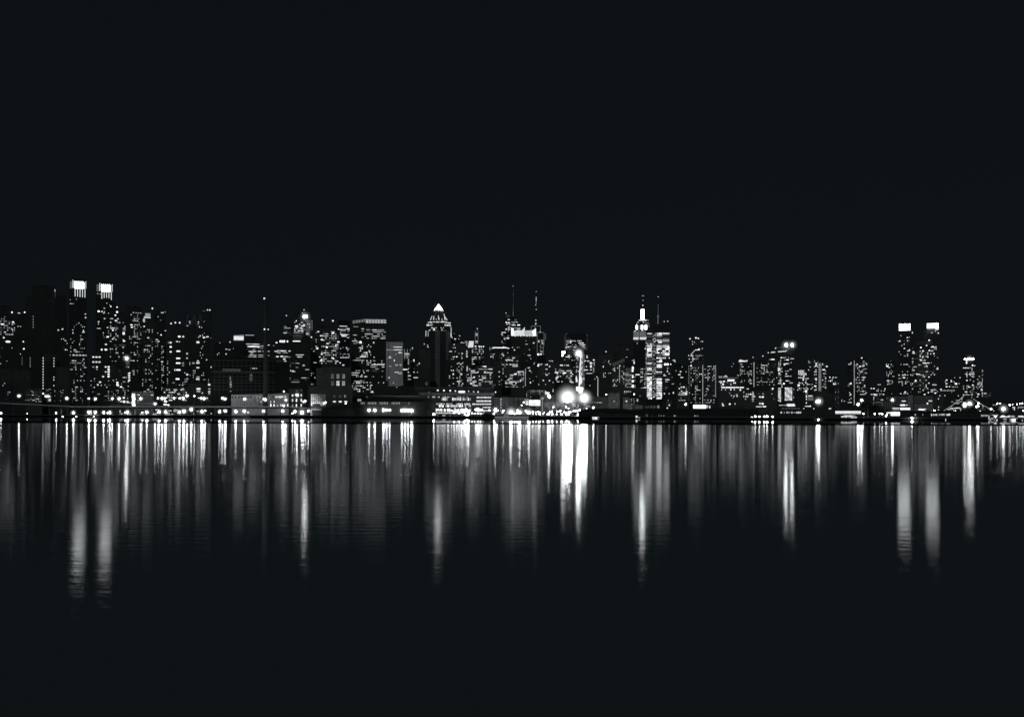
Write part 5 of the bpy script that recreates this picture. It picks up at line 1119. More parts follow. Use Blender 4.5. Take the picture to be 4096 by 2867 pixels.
bld(t, 'wide dark apartment slab with one long dotted column of lights', 2000, [(640, 915, 955, None), (700, 800, 905, 955)],
    [(640, 960, 770, 1340, .22, (15, 14, 9, 8, .1)), (795, 960, 905, 1340, .3, (15, 14, 10, 8, .15))],
    [(780, 958 + 11.9 * i, 8, 6.5, 1.2) for i in range(33)] + [(640, 965 + 24 * i, 8, 8, .8) for i in range(15)] + [(909, 962 + 18 * i, 7, 8, 1.2) for i in range(18)] + [(663, 960, 14, 20, 2), (748, 1045, 10, 10, 1.5), (765, 1045, 12, 10, 2), (680, 1102, 12, 10, 2)], cat='apartment block', mat='black')
f = bld(t, 'squat block with a bright white billboard, long neon bar and unreadable roof lettering', 1950, [(968, 1192, 1185, None), (940, 1060, 1082, None), (1028, 1132, 1092, 1185)],
    [(975, 1225, 1190, 1340, .09)],
    [(962, 1120, 30, 12, 1.5), (955, 1122, 36, 8, 1.2), (993, 1118, 24, 12, 2), (984, 1146, 20, 26, 1.5), (963, 1135, 14, 12, 1.5), (968, 1162, 10, 10, 1.2), (1093, 1133, 12, 13, 2), (1106, 1133, 12, 13, 2), (1063, 1148, 8, 22, 1.2), (1028, 1127, 12, 6, .8), (1158, 1203, 14, 18, 2), (1097, 1201, 12, 12, 1.5), (1062, 1201, 12, 16, 2), (1010, 1202, 9, 10, 1.5), (970, 1202, 8, 10, 1.5), (1052, 1345, 18, 18, 2), (1105, 1343, 9, 14, 1.5), (980, 1343, 18, 14, 1.2), (985, 1360, 24, 10, 2), (1095, 1265, 10, 14, 1.2), (1125, 1265, 12, 16, 1.5), (1123, 1250, 26, 8, .8)], mat='dark')
f.box('billboard', 2, 1029, 1098, 1098, 1116, d=1, y=-2)
for a, c in ((968, 1006), (1010, 1108), (1111, 1124), (1127, 1143), (1149, 1193)): f.box('neon_bar', 2, a, c, 1174, 1184, d=1, y=-1.5)
rr = random.Random(2)
for i, (x, w) in enumerate(((946, 10), (958, 10), (969, 8), (989, 12), (1002, 12), (1014, 12), (1026, 8))):       # worn ring-shaped glyphs nobody can read
    b = MB(); u, z, R0 = f.u(x), f.z(1073), f.m(w / 2)
    for k in range(8):
        a0, a1 = 2 * math.pi * k / 8, 2 * math.pi * (k + 1) / 8
        b.tube((u + R0 * math.cos(a0), -2, z + f.m(8) * math.sin(a0)), (u + R0 * math.cos(a1), -2, z + f.m(8) * math.sin(a1)), f.m(1.6))
    b.tube((u, -2, z - f.m(3)), (u, -2, z + f.m(3)), f.m(1.4)); b.build('roof_glyph', .8, f.o)
f.pane('roof_lamp', 1.5, 1010, 1064, 18, 10, -2.2); f.box('sign_rail', .25, 1040, 1140, 1080, 1083, d=.5, y=-2)
bld(t, 'thin pale slab beside the wedge-lit tower', 2450, [(1100, 1136, 898, None)], [], [(1088, 940, 8, 8, .8), (1071, 967, 9, 9, .8), (1137, 1058, 22, 10, 1.2)], mat='mid')
bld(t, 'faint slender spire far behind the neon-bar block', 3000, [(990, 1000, 970, None), (955, 1060, 1060, None)], [], [], mat='mid', roof=False)
f = bld(t, 'apartment pair with a white wedge-shaped roof light and a dotted light column', 2150, [(1136, 1230, 925, None), (1230, 1381 + 150, 905, None, 905)],
    [(1150, 935, 1280, 1170, .3, (14, 14, 9, 8, .12)), (1305, 935, 1381 + 148, 1170, .32, (14, 14, 9, 8, .15))],
    [(1294, 930 + 11.9 * i, 9, 7, 1.2) for i in range(21)] + [(1388 + 10, 990, 10, 60, .5)], [(1285, 875, 6, .8), (1363 + 20, 863, 7, 1)], cat='apartment block', mat='black')
poly(f, 'roof_wedge_light', 1.5, [(1138, 922), (1148, 900), (1205, 908), (1226, 910), (1224, 918)], -1); f.beacon(1162, 898, 3.5, 1.2, dy=-1); f.beacon(1224, 908, 5, 1.5, dy=-1)
f = bld(t, 'broad brick block with a stack of lit stair windows in the middle', 1850, [(1192, 1381 + 145, 1212, None)],
    [(1200, 1230, 1381 + 140, 1350, .18, (22, 26, 15, 12, .2))],
    [(1283, 1228, 18, 14, .8), (1284, 1248, 26, 14, 1.2), (1284, 1270, 26, 14, 1.2), (1284, 1293, 26, 14, .8), (1284, 1314, 22, 14, .5), (1355, 1273, 22, 16, 1.5), (1382, 1275, 24, 16, 2), (1355, 1340, 22, 14, 1.5), (1382, 1342, 24, 18, 2), (1262, 1246, 14, 16, 2), (1240, 1246, 24, 9, 1.2), (1218, 1246, 8, 14, 1.2), (1232, 1192, 26, 8, 1.5), (1192, 1225, 4, 18, 2), (1192, 1268, 4, 26, 1.5), (1345, 1371, 70, 8, 1.5), (1400, 1370, 40, 12, 2)], mat='mid')
f = Frame(S[6], 490, 1620, 'bright_billboard', 'long blazing white billboard with dark scribbles on the pier roof', 'billboard', base=2.4)
f.pane('sign_face', 3.2, 490, 430, 256, 70, -.4, True); f.pane('sign_face', .8, 640, 428, 46, 60, -.3); f.pane('sign_face', 1.2, 692, 435, 26, 50, -.3)
b = MB(); b.box(f.u(360), f.u(705), 0, 1, f.z(468), f.z(393)); b.build('frame', 'metal', f.o); b = MB(); b.box(f.u(400), f.u(412), .2, .8, 0, f.z(468)); b.box(f.u(590), f.u(602), .2, .8, 0, f.z(468)); b.build('stand', 'metal', f.o)
for i in range(6): b = MB(); x = 378 + i * 11; b.tube((f.u(x), -.6, f.z(418)), (f.u(x + 8), -.6, f.z(409 + (i % 2) * 8)), .35); b.build('scribble', 'roof', f.o)
lamps(S[6], [(213, 382, 5)], D=1640, base=2.4, lv=20, halo=13, label='lamp left of the long blazing billboard')
# ================================================================== T[6]
t = T[6]
f = bld(t, 'broad tower with two glaring oval roof lamps and long lit floor strips', 2350, [(176, 440, 812, None), (200, 400, 780, 812)],
    [(178, 880, 330, 1340, .16, (17, 18, 12, 10, .3)), (280, 960, 330, 1340, .25, (16, 17, 12, 10, .3)), (335, 870, 440, 1170, .24, (14, 17, 12, 9, .45))],
    [(232, 824, 44, 10, 1.5), (215, 828, 20, 7, 1.2), (300, 819, 50, 9, 1.5), (340, 816, 50, 9, 1.5), (365, 808, 18, 7, 1.2), (181, 828, 11, 10, 1.5), (227, 896, 40, 12, 2), (200, 898, 26, 5, .8), (312, 880, 16, 13, 2), (330, 880, 50, 6, 1.2), (375, 902, 30, 11, 2), (350, 903, 24, 5, .8), (422, 891, 40, 8, 1.5), (355, 941, 46, 9, 1.5), (380, 940, 24, 8, 1.2), (345, 953, 20, 10, 1.5), (220, 933, 14, 10, 1.5), (289, 985, 22, 14, 3.2), (289, 1000, 26, 14, 2), (287, 1013, 13, 12, 1.5), (293, 1036, 22, 12, 2), (363, 1042, 18, 12, 1.5), (250, 1086, 18, 12, 2), (208, 1032, 30, 6, 1.2), (340, 1140, 16, 16, 3.2), (372, 1112, 34, 10, 1.5), (302, 1110, 40, 7, 1.2), (298, 1138, 40, 9, 1.5), (255, 784, 14, 9, 2)] + [(183, y, 9, 9, 1.2) for y in (975, 1000, 1075, 1088, 1098, 1120, 1170, 1190)] +
    [(296, 1190 + 20 * i, 34, 12, 1.5) for i in range(7)], mat='black', cat='skyscraper', name='skyscraper')
for x, w in ((361, 17), (422, 14)):
    b = MB(); b.ball(f.u(x), -1, f.z(754), f.m(w * .8), 3, f.m(17), n=18, m=10); b.build('oval_lamp', 14, f.o); add_bloom(f, f.u(x), f.z(754), 28, 1.4)
    f.box('lamp_stand', 'metal', x - 3, x + 3, 773, 800, d=1, y=-1)
f = bld(t, 'low block whose face is one dense lit grid of windows', 1950, [(340, 440, 1172, None)], [(430, 1190, 455, 1320, .5, (13, 14, 11, 10, 0))], [], mat='dark')
for j in range(10):
    for i in range(5): f.pane('window', [2, 1.5, 1.2, 2, .8][(i * 3 + j * 2) % 5], 356 + 15 * i, 1184 + 13.4 * j, 13, 9)
f = bld(t, 'slim grey stair tower lit by a column of bulbs', 1930, [(200, 237, 1182, None)], [], [(228, 1190, 20, 18, 1.5), (222, 1205, 10, 10, 1.2)] + [(224 + (i % 2) * 8, 1215 + 12 * i, 10, 9, [.8, 1.2, 1.5][i % 3]) for i in range(12)], mat='stone', roof=False)
bld(t, 'plain pale stub block between brick block and stair tower', 1900, [(146, 188, 1243, None)], [], [(170, 1298, 14, 12, 1.2)], mat='stone')
f = Frame(t, 410, 1780, 'lit_signboard', 'bright ragged white signboard low on the right of the stair tower', 'sign')
f.pane('sign_face', 2, 410, 1361, 88, 12, -.3); f.pane('sign_face', 1.5, 395, 1348, 54, 12, -.3); f.pane('sign_face', 1.5, 436, 1348, 24, 14, -.3); b = MB(); b.box(f.u(366), f.u(454), 0, .8, 0, f.z(1342)); b.build('frame', 'metal', f.o)
for i, (x, w) in enumerate(((330, 14), (352, 20), (310, 40))): f.pane('light_line', 1.2, x, 1357, w, 5, -.3)
f = bld(t, 'dark hotel block below the glowing two-line roof sign', 2250, [(470, 556, 1070, None), (556, 590, 1105, None)],
    [(472, 1110, 550, 1240, .3, (15, 17, 12, 11, .15)), (540, 1080, 590, 1290, .45, (15, 17, 12, 11, .15))],
    [(489, 1156, 20, 18, 3.2), (490, 1080, 14, 12, 1.5), (505, 1080, 10, 12, 1.5), (520, 1082, 10, 16, 1.2), (540, 1068, 18, 12, 2), (534, 1095, 12, 40, 1.5), (597, 1093, 18, 14, 3.2), (561, 1218, 22, 18, 3.2), (560, 1130, 14, 12, 2), (495, 1132, 14, 12, 1.5)], mat='black')
sg = Frame(t, 520, 2240, 'roof_sign', 'glowing two-line white letter sign on a hotel roof', 'sign', base=f.z(1070) + GZ)
text(sg, 'NEW', 484, 540, 1031, 27, 1.5); text(sg, 'YORKER', 482, 566, 1056, 25, 1.5)
b = MB()
for x in (486, 505, 524, 545, 562): b.tube((sg.u(x), 1, 0), (sg.u(x), 1, sg.z(1004 if x < 545 else 1032)), .25)
for y in (1032, 1057): b.tube((sg.u(480), .8, sg.z(y)), (sg.u(568), .8, sg.z(y)), .2)
b.build('support_frame', 'metal', sg.o); add_bloom(sg, sg.u(520), sg.z(1032), 24, .12)
bld(t, 'residential tower with a double dotted column of lights', 2100, [(578, 640, 905, None), (640, 690, 885, None), (690, 780, 930, None)],
    [(580, 905, 685, 1010, .3, (15, 15, 12, 9, .2)), (640, 1000, 685, 1240, .35, (16, 14, 14, 10, .2)), (720, 930, 775, 1200, .4, (15, 13, 12, 9, .25)), (545, 1080, 640, 1240, .2, (15, 15, 11, 10, .1))],
    [(694, 941 + 12.2 * i, 9, 7, 1.2) for i in range(29)] + [(709, 941 + 12.2 * i, 9, 7, .8) for i in range(29)] + [(770, 968, 20, 12, 2), (660, 962, 20, 10, 2), (664, 940, 16, 14, 2), (663, 1095, 16, 30, 1.5), (655, 1165, 24, 14, 2), (655, 1225, 22, 18, 2), (740, 1001, 28, 12, 2)], [(644, 902, 6, 1.6), (684, 900, 4, 1)], cat='apartment block')
bld(t, 'shorter dim apartment block right of the double-dotted tower', 2200, [(780, 875, 1062, None)], [(785, 1070, 872, 1165, .32, (16, 17, 12, 11, .1)), (760, 1255, 872, 1290, .25, TINY)], [(801, 1077, 13, 12, 2), (833, 1077, 11, 11, 1.5), (868, 1078, 8, 8, 1.2), (840, 1140, 14, 13, 2), (809, 1113, 14, 12, 2), (885, 1140, 10, 8, .8)] + [(777 + 14 * i, 1266, 8, 8, 1.2) for i in range(5)], mat='black')
f = bld(t, 'pale narrow round-shouldered tower block with a dull face', 1950, [(850, 900, 1192, None), (856, 894, 1180, 1192)], [(852, 1215, 898, 1350, .2, (13, 18, 6, 7, 0))], [], mat='stone', roof=False)
bld(t, 'low dark row with a crooked line of small lights by the pale tower', 1900, [(900, 980, 1290, None)], [(902, 1295, 960, 1330, .5, (13, 14, 11, 8, .3))], [], mat='black', roof=False)
bld(t, 'isolated dark residence with dotted column, brightest lamps at its foot', 2150, [(975, 1060, 925, None), (1060, 1125, 895, None), (1125, 1182, 908, None)],
    [(980, 930, 1035, 1340, .25, (14, 14, 11, 9, .2)), (1058, 930, 1180, 1250, .26, (15, 14, 11, 9, .25))],
    [(1046, 916 + 12.4 * i, 8, 7, 1.2) for i in range(36)] + [(1000, 945, 34, 9, 1.2), (1013, 930, 12, 9, 1.5), (1105, 967, 22, 12, 2), (1076, 944, 12, 10, 1.5), (1140, 918, 20, 8, .8), (1142, 958, 18, 10, 1.5), (1013, 1135, 14, 13, 2), (1003, 1143, 18, 10, 1.5), (1010, 1248, 14, 12, 2), (1150, 1160, 14, 12, 1.5), (1160, 1238, 12, 10, 1.5), (1130, 1248, 60, 6, 1.2), (1136, 948, 6, 46, .4)], [(1121, 882, 7, 1.6)], cat='apartment block', mat='black')
f = bld(t, 'low flat-topped block with two roof beacons and a pale roof deck', 2050, [(1215, 1360 + 30, 1182, None), (1240, 1340, 1163, 1182)],
    [(1220, 1190, 1385, 1320, .24, (15, 15, 11, 10, .2))], [(1216, 1188, 12, 10, 2), (1243, 1189, 22, 10, 2), (1355, 1193, 10, 14, 2), (1250, 1248, 26, 10, 2), (1270, 1248, 22, 8, 1.5), (1222, 1248, 20, 8, 1.5), (1340, 1248, 18, 10, 1.5)], [(1288, 1150, 5, 1.2), (1305, 1150, 5, 1.2)], mat='dark')
f.box('roof_deck', 'stone', 1238, 1342, 1163, 1182, d=1, y=-.8)
f = Frame(t, 605, 1850, 'framed_signboard', 'dim square signboard framed by a row of bulbs', 'sign')
f.pane('sign_face', .14, 607, 1282, 56, 42, -.2, True); b = MB(); b.box(f.u(560), f.u(640), 0, 8, 0, f.z(1256)); b.build('backing_block', 'black', f.o)
for i in range(5): f.pane('bulb', 1.5, 586 + 9 * i, 1263, 8, 9, -.5)
for y in (1262, 1275, 1298, 1333): f.pane('bulb', 1.5, 566, y, 9, 14, -.5)
for i in range(7): f.box('fringe', .4, 583 + i * 8, 586 + i * 8, 1304, 1310, d=.2, y=-.5)
f.pane('light_line', 1.5, 580, 1367, 60, 7, -.5); f.pane('light_line', 2, 605, 1366, 12, 12, -.6)
bld(t, 'dark wide block behind the starburst lamp', 1880, [(455, 850, 1240, None), (640, 760, 1215, 1240)], [], [], mat='dark', roof=False)
lamp(t, 690, 1318, 1700, 9, 26, 2.4, 'starburst lamp alone in the dark right of the framed signboard', halo=26, hst=2.2, name='wall_floodlight')
lamp(t, 672, 1321, 1702, 6.5, 20, 2.4, 'smaller lamp touching the left side of the starburst lamp', name='wall_floodlight')
lamp(t, 1120, 1308, 1500, 5.6, 30, 2.4, 'street lamp high on a post left of the dark tree clump', halo=14)
lamp(t, 1087, 1347, 1510, 6.8, 34, 2.4, 'bright lamp low above the ferry shed roof', halo=14)
lamps(t, [(52, 1470, 4.4), (93, 1470, 4), (142, 1470, 3.6), (172, 1470, 4.8), (228, 1470, 4)], D=1352, base=2.4, lv=22, halo=10, label='small lamp in the row of five at the dark pier edge', group='five pier-edge lamps', name='pier_lamp')
lamps(t, [(22, 1479, 3.4), (15, 1480, 3)], D=1350, base=2.4, lv=16, label='low lamp left of the row of five pier lamps', group='low lamps left of the five', name='pier_lamp')
lamps(t, [(684, 1500, 3), (692, 1500, 3)], D=1325, base=1.2, lv=16, label='tiny lamp floating just above the water on a buoy', group='twin buoy lamps', name='buoy_lamp')
lamps(t, [(1112, 1443, 3), (1138, 1443, 3.2), (1254, 1443, 3.4), (1303, 1443, 2.8), (1328, 1444, 3.4), (1381 - 15, 1467, 3.4), (1375, 1452, 2.6)], D=1380, base=2.4, lv=18, label='small lamp on the quay by the dark tree clump', group='quay lamps by the dark trees', name='pier_lamp')
# dark pier masses
f = Frame(t, 450, 1420, 'dark_pier_shed', 'black flat-roofed pier shed with a broken row of narrow lit windows', 'shed', base=2.4)
f.box('wall', 'black', 240, 850, 1392, None, d=60); f.box('roof', 'roof', 230, 860, 1386, 1392, d=62, y=-.5)
rr = random.Random(5)
for x in [312, 325, 345] + [368 + 7.5 * i for i in range(20)]:
    if rr.random() < .85: f.pane('window', rr.choice([.5, .8, 1.2, 1.5]), x, 1430, rr.choice([4, 6, 12]), rr.choice([10, 16, 18]), -.2)
for i in range(6): f.pane('eave_light', .4, 330 + 32 * i, 1390, 26, 3, -.8)
for x, w in ((540, 8), (640, 10), (800, 26)): f.pane('eave_light', 1.5, x, 1390, w, 9, -.9)
f = Frame(t, 985, 1360, 'ferry_shed', 'long open ferry shed glowing white behind a comb of posts', 'shed', base=2.4)
f.pane('lit_ceiling', 2, 985, 1425, 258, 20, 2, True); b = MB(); b.box(f.u(850), f.u(1120), 3, 14, 0, f.z(1412)); b.build('wall', 'dark', f.o)
f.box('roof', 'stone', 890, 1122, 1403, 1412, d=14, y=-1); f.box('upper_block', 'mid', 915, 1115, 1374, 1403, d=16, y=6)
for i in range(24): f.pane('lit_bay', [2, 1.5, 2, 1.2][i % 4], 862 + 10.8 * i, 1437, 5, 16, 1.6)
for i in range(25): x = 857 + 10.8 * i; b = MB(); b.box(f.u(x - .8), f.u(x + .8), -.5, .2, 0, f.z(1415)); b.build('post', 'metal', f.o)
f = Frame(t, 1010, 1335, 'moored_ferry', 'small ferry with a lit cabin moored below the glowing shed', 'boat', base=0)
a = f.m(70); h = f.z(1486)
b = MB(); b.prism([(-a, 0, -.3), (a * .9, 0, -.3), (a * .9, 6, -.3), (-a, 6, -.3)], [(-a * 1.03, -.2, h), (a * 1.1, -.2, h), (a * 1.1, 6.2, h), (-a * 1.03, 6.2, h)]); b.build('hull', 'hull', f.o)
b = MB(); b.box(f.u(940), f.u(1072), .8, 5, h, f.z(1457)); b.build('cabin', 'metal', f.o)
for x, y, w, hh, lv in ((985, 1464, 90, 12, 1.5), (1045, 1463, 24, 9, .8), (1015, 1477, 60, 5, 1.2), (950, 1482, 12, 12, 1.5), (967, 1480, 14, 14, 2), (1025, 1481, 12, 12, 1.5), (1052, 1480, 40, 7, 1.2), (932, 1472, 13, 13, 2), (918, 1472, 10, 10, 1.5), (1065, 1477, 24, 6, 1.2)): f.pane('cabin_window', lv, x, y, w, hh, .4)
f = Frame(S[7], 1520, 1345, 'quay_hut', 'tiny hut with a small grey lit window on the pier', 'hut', base=2.4)
b = MB(); b.box(-1.6, 1.6, 0, 2.5, 0, f.z(632)); b.build('wall', 'metal', f.o); b = MB(); b.box(-1.9, 1.9, -.3, 2.8, f.z(632), f.z(632) + .3); b.build('roof', 'roof', f.o); f.pane('window', .5, 1520, 648, 24, 18, -.2)

def leafy_tree(t, x, yt, D, w, label, seed, base=2.4):
    f = Frame(t, x, D, 'leafy_tree', label, 'tree', 'dark dense trees on the pier', base)
    r = random.Random(seed); H = f.z(yt); W = f.m(w) / 2
    b = MB(); b.tube((0, 0, 0), (0, 0, H * .5), H * .04, H * .02, 6)
    for k in range(5): b.tube((0, 0, H * .35), (r.uniform(-.6, .6) * W, r.uniform(-.5, .5) * W, H * .75), H * .015, H * .005, 4)
    b.build('trunk', 'bark', f.o)
    b = MB(); cl = [(r.gauss(0, .42) * W, r.gauss(0, .4) * W, H * r.uniform(.35, .92), W * r.uniform(.22, .42)) for _ in range(16)]
    for cx, cy_, cz, cr in cl:
        for _ in range(110):
            d = Vector((r.gauss(0, 1), r.gauss(0, 1), r.gauss(0, 1))).normalized() * cr * r.uniform(.55, 1.1); p = Vector((cx, cy_, min(H * 1.02, cz + d.z * .8))) + Vector((d.x, d.y, 0))
            a = Vector((r.gauss(0, 1), r.gauss(0, 1), r.gauss(0, .6))).normalized() * .45; c = a.orthogonal().normalized() * .35
            b.face([p - a, p - c, p + a, p + c])
    b.build('crown', 'leaf', f.o)
rr = random.Random(31)
for i, (x, y, w) in enumerate([(1150, 1330, 60), (1185, 1322, 80), (1225, 1345, 70), (1262, 1335, 60), (1300, 1360, 70), (1340, 1372, 60), (1372, 1395, 50), (1215, 1400, 80), (1290, 1410, 80)]):
    leafy_tree(t, x, y, 1400 + rr.uniform(-12, 14), w, 'dense dark tree in the clump right of the ferry shed', 50 + i)
leafy_tree(T[7], 975, 1370, 1500, 100, 'rounded dark tree under the string lights by the glaring lamp', 71)
leafy_tree(T[7], 1160, 1345, 1600, 60, 'dark tree right of the far string lights', 72)
leafy_tree(T[7], 1225, 1300, 1850, 70, 'faint dark tree at the foot of the gantry block', 73)

# framed grey hall
f = Frame(t, 1330, 1650, 'framed_hall', 'grey hall with a bright square portal frame and thin mullion grid', 'building', base=2.4)
f.box('wall', 'dark', 1150, 1381 + 80, 1318, None, d=20)
f.box('portal_beam', 'white', 1236, 1330, 1323, 1331, d=.6, y=-1); f.box('portal_post', 'white', 1236, 1244, 1331, 1372, d=.6, y=-1); f.box('portal_post', 'white', 1322, 1330, 1331, 1372, d=.6, y=-1); f.box('portal_panel', 'stone', 1252, 1315, 1338, 1352, d=.4, y=-.6)
for i in range(6): x = 1340 + 20 * i; f.box('mullion', 'lightmetal', x - 1, x + 1, 1320, 1395, d=.3, y=-.5)
for y in (1320, 1343, 1368): f.box('transom', 'lightmetal', 1335, 1445, y - 1, y + 1, d=.3, y=-.9)

# ================================================================== T[7]
t = T[7]
bld(t, 'slender tower left of the box-crowned twins, streaked with thin light', 2500, [(110, 216, 920, None)],
    [(112, 940, 200, 1160, .22, (14, 15, 8, 12, .1))], [(122, 965, 24, 14, 2), (113, 950, 8, 30, .8), (117, 1040, 6, 60, .4), (130, 1110, 12, 20, 1.5), (128, 1148, 10, 9, 1.5), (167, 1243, 8, 8, .5)], [(158, 917, 5, 1.2), (195, 924, 7, 1.6)], mat='black')
def box_tower(t, label, xa, xb, ytop, crown, D, wins, spots, extra):
    f = bld(t, label, D, [(xa, xb, ytop, None)], wins, spots, mat='black', cat='skyscraper', name='box_crowned_tower', group='twin towers with glowing box crowns', roof=False)
    x0, x1, y0, y1 = crown; n = 5
    for i in range(n):
        h = (y1 - y0) / n; k = (i % 2) * 2
        b = MB(); b.box(f.u(x0 + k), f.u(x1 - k), 1 + k * .2, f.m(x1 - x0) * .6, f.z(y0 + h * (i + 1)) + .15, f.z(y0 + h * i)); b.build('crown_box', 5, f.o)
    for q in extra: f.box('crown_box', 1.5, *q, d=4, y=.5)
    return f
f = box_tower(t, 'left one of the twin towers with a glowing box crown', 230, 385, 622, (239, 351, 541, 608), 2500,
    [(232, 960, 385, 1265, .36, (17, 17, 12, 11, .15)), (232, 650, 380, 960, .07, (17, 17, 11, 10, .15))],
    [(248, 712, 14, 12, 2), (235, 714, 8, 8, 1.2), (322, 680, 18, 8, 1.5), (373, 630, 10, 20, 1.2), (334, 606, 14, 9, 1.5), (293, 787, 12, 12, 2), (352, 600, 40, 4, .25), (345, 802, 14, 10, 1.5), (240, 820, 9, 9, 1.2), (268, 757, 9, 9, 1.2), (302, 1225, 18, 13, 2), (290, 1080, 24, 12, 2), (300, 1050, 16, 10, 1.5)], [])
f.box('wall', 'black', 236, 350, 606, 624, d=20, y=.5)
for x, y in ((246, 537), (299, 533), (346, 537)): f.beacon(x, y, 4, 1.6, dy=2)
f = box_tower(t, 'right one of the twin towers with a glowing box crown', 490, 642, 640, (520, 636, 536, 582), 2500,
    [(575, 660, 640, 1260, .14, (17, 18, 11, 10, .2))], [(605, 615, 12, 8, 1.2), (568, 630, 16, 8, 1.2), (633, 634, 12, 12, 2), (492, 620, 4, 5, .4)], [(604, 636, 582, 600)])
f.box('wall', 'black', 512, 640, 582, 645, d=20, y=5)
f = bld(t, 'broad residential front between the box-crowned twins, faint grid and blank roof house', 2300, [(365, 636, 768, None)],
    [(368, 775, 420, 1260, .22, (17, 17, 12, 11, .2)), (430, 790, 550, 1260, .17, (15, 17, 11, 11, .15)), (555, 770, 636, 1260, .22, (16, 17, 12, 10, .3))],
    [(459, 777, 15, 14, 3.2), (516, 758, 15, 12, 2), (544, 810, 16, 15, 3.2), (578, 772, 30, 12, 2), (610, 774, 14, 10, 1.5), (480, 812, 18, 13, 2), (385, 820, 20, 10, 2), (590, 840, 16, 16, 1.5), (558, 842, 12, 10, 1.5), (477, 874, 14, 11, 2), (529, 873, 12, 11, 2), (461, 905, 14, 12, 2), (498, 905, 16, 9, 1.5), (503, 933, 16, 10, 2), (448, 951, 30, 9, 1.5), (521, 966, 12, 11, 2), (625, 995, 20, 9, 2), (432, 1046, 44, 10, 1.5), (418, 1044, 16, 12, 2), (407, 1109, 16, 14, 3.2), (541, 1074, 16, 11, 2), (497, 1070, 12, 12, 1.5), (540, 1135, 14, 12, 1.5), (605, 1235, 20, 12, 2), (535, 1230, 12, 14, 2), (498, 1248, 18, 12, 2)], mat='dark', cat='apartment block')
f.box('roof_house', 'stone', 420, 578, 713, 752, d=14, y=6); f.beacon(542, 705, 8, 2, foot=713)
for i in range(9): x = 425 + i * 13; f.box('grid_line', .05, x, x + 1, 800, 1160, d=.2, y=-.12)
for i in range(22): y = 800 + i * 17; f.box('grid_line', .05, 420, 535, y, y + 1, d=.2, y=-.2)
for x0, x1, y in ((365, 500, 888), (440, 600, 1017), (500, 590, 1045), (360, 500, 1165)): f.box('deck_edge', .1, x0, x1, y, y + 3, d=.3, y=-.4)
f.box('dark_deck', 'black', 362, 500, 1168, 1188, d=.3, y=-.5)
# banded grey complex
f = Frame(S[8], 350, 1640, 'banded_block', 'grey block of light and dark horizontal bands with a broad vertical pier', 'building', base=2.4)
f.box('wall', 'black', -250, 605, 215, None, d=30)
for x0, x1, ys in ((-250, 150, ((215, 240), (262, 276), (305, 320), (348, 370))), (262, 605, ((210, 236), (258, 278), (302, 322), (348, 480)))):
    for y0, y1 in ys: f.box('pale_band', 'pale', x0, x1, y0, y1, d=1, y=-1.2)
f.box('vertical_pier', 'pale', 146, 236, 186, None, d=4, y=-3); f.box('vertical_pier', 'mid', 236, 262, 190, None, d=4, y=-2.4)
for i in range(5): f.pane('slot', .04, 182, 245 + 42 * i, 9, 26, -3.3)
for x, y, w, h, lv in ((68, 295, 76, 20, 1.5), (48, 370, 96, 28, 2), (122, 370, 30, 16, 1.5), (560, 292, 70, 24, .8), (572, 298, 40, 10, 1.2), (507, 340, 28, 24, 2)): f.pane('window', lv, x, y, w, h, -1.6)
f = Frame(S[8], 95, 1560, 'white_lit_wall', 'brilliant white lit wall with dark tree shapes at the foot of the banded block', 'wall', base=2.4)
f.pane('lit_face', 2, 95, 440, 186, 50, -.3, True); b = MB(); b.box(f.u(0), f.u(190), 0, 1, 0, f.z(412)); b.build('wall', 'stone', f.o)
for x, w, yt in ((18, 26, 448), (45, 30, 430), (68, 24, 420), (84, 30, 445), (110, 34, 458)): poly(f, 'shrub', 'leaf', [(x - w / 2, 470), (x + w / 2, 470), (x + w * .3, yt + 6), (x, yt), (x - w * .35, yt + 8)], -1.2)
f = Frame(S[8], 410, 1600, 'lit_canopy', 'white glowing canopy with a small mast in front of the banded block', 'canopy', base=2.4)
poly(f, 'canopy', 2, [(335, 462), (450, 468), (455, 448), (486, 444), (486, 438), (360, 438), (335, 452)], -.5); f.box('mast', 'lightmetal', 374, 382, 398, 440, d=.4); poly(f, 'sail', .25, [(340, 432), (374, 410), (374, 420), (350, 436)], -.3)
for x in (345, 440): b = MB(); b.cyl(f.u(x), 0, 0, f.z(455), .2, n=6); b.build('post', 'metal', f.o)
for x, y, r in ((635, 470, 4), (476, 478, 2), (570, 478, 2)): lamp(S[8], x, y, 1590, r, 20, 2.4, 'small lamp on the street right of the glowing canopy', group='small lamps by the canopy')
f = Frame(S[8], 780, 1700, 'grey_slab', 'dull grey slabs standing behind the small street lamps', 'building')
f.box('wall', 'mid', 605, 692, 215, None, d=16); f.box('wall', 'mid', 738, 822, 130, None, d=16, y=1)
for x, y in ((712, 255), (715, 405), (713, 458), (735, 198)): f.pane('lit_spot', 1.5, x, y, 16, 18, -.6)
f.box('link_wall', 'black', 692, 738, 200, None, d=8, y=2)
bld(t, 'low block carrying a glowing roof truss', 2000, [(650, 800, 1212, None), (700, 870, 1190, None)], [(700, 1220, 860, 1400, .12, TINY)], [(661, 1196, 16, 13, 2), (700, 1260, 14, 10, 1.2), (837, 1262, 10, 10, 1.2)], mat='black', roof=False)
f = Frame(t, 725, 1990, 'lit_roof_truss', 'glowing thin lattice truss lying along a low roof', 'truss', base=2.5)
for i in range(14): b = MB(); x = 652 + i * 10.5; b.tube((f.u(x), 0, f.z(1213 if i % 2 else 1205)), (f.u(x + 10.5), 0, f.z(1205 if i % 2 else 1213)), f.m(2.6)); b.build('lattice_bar', [.5, 1.2, .8][i % 3], f.o)
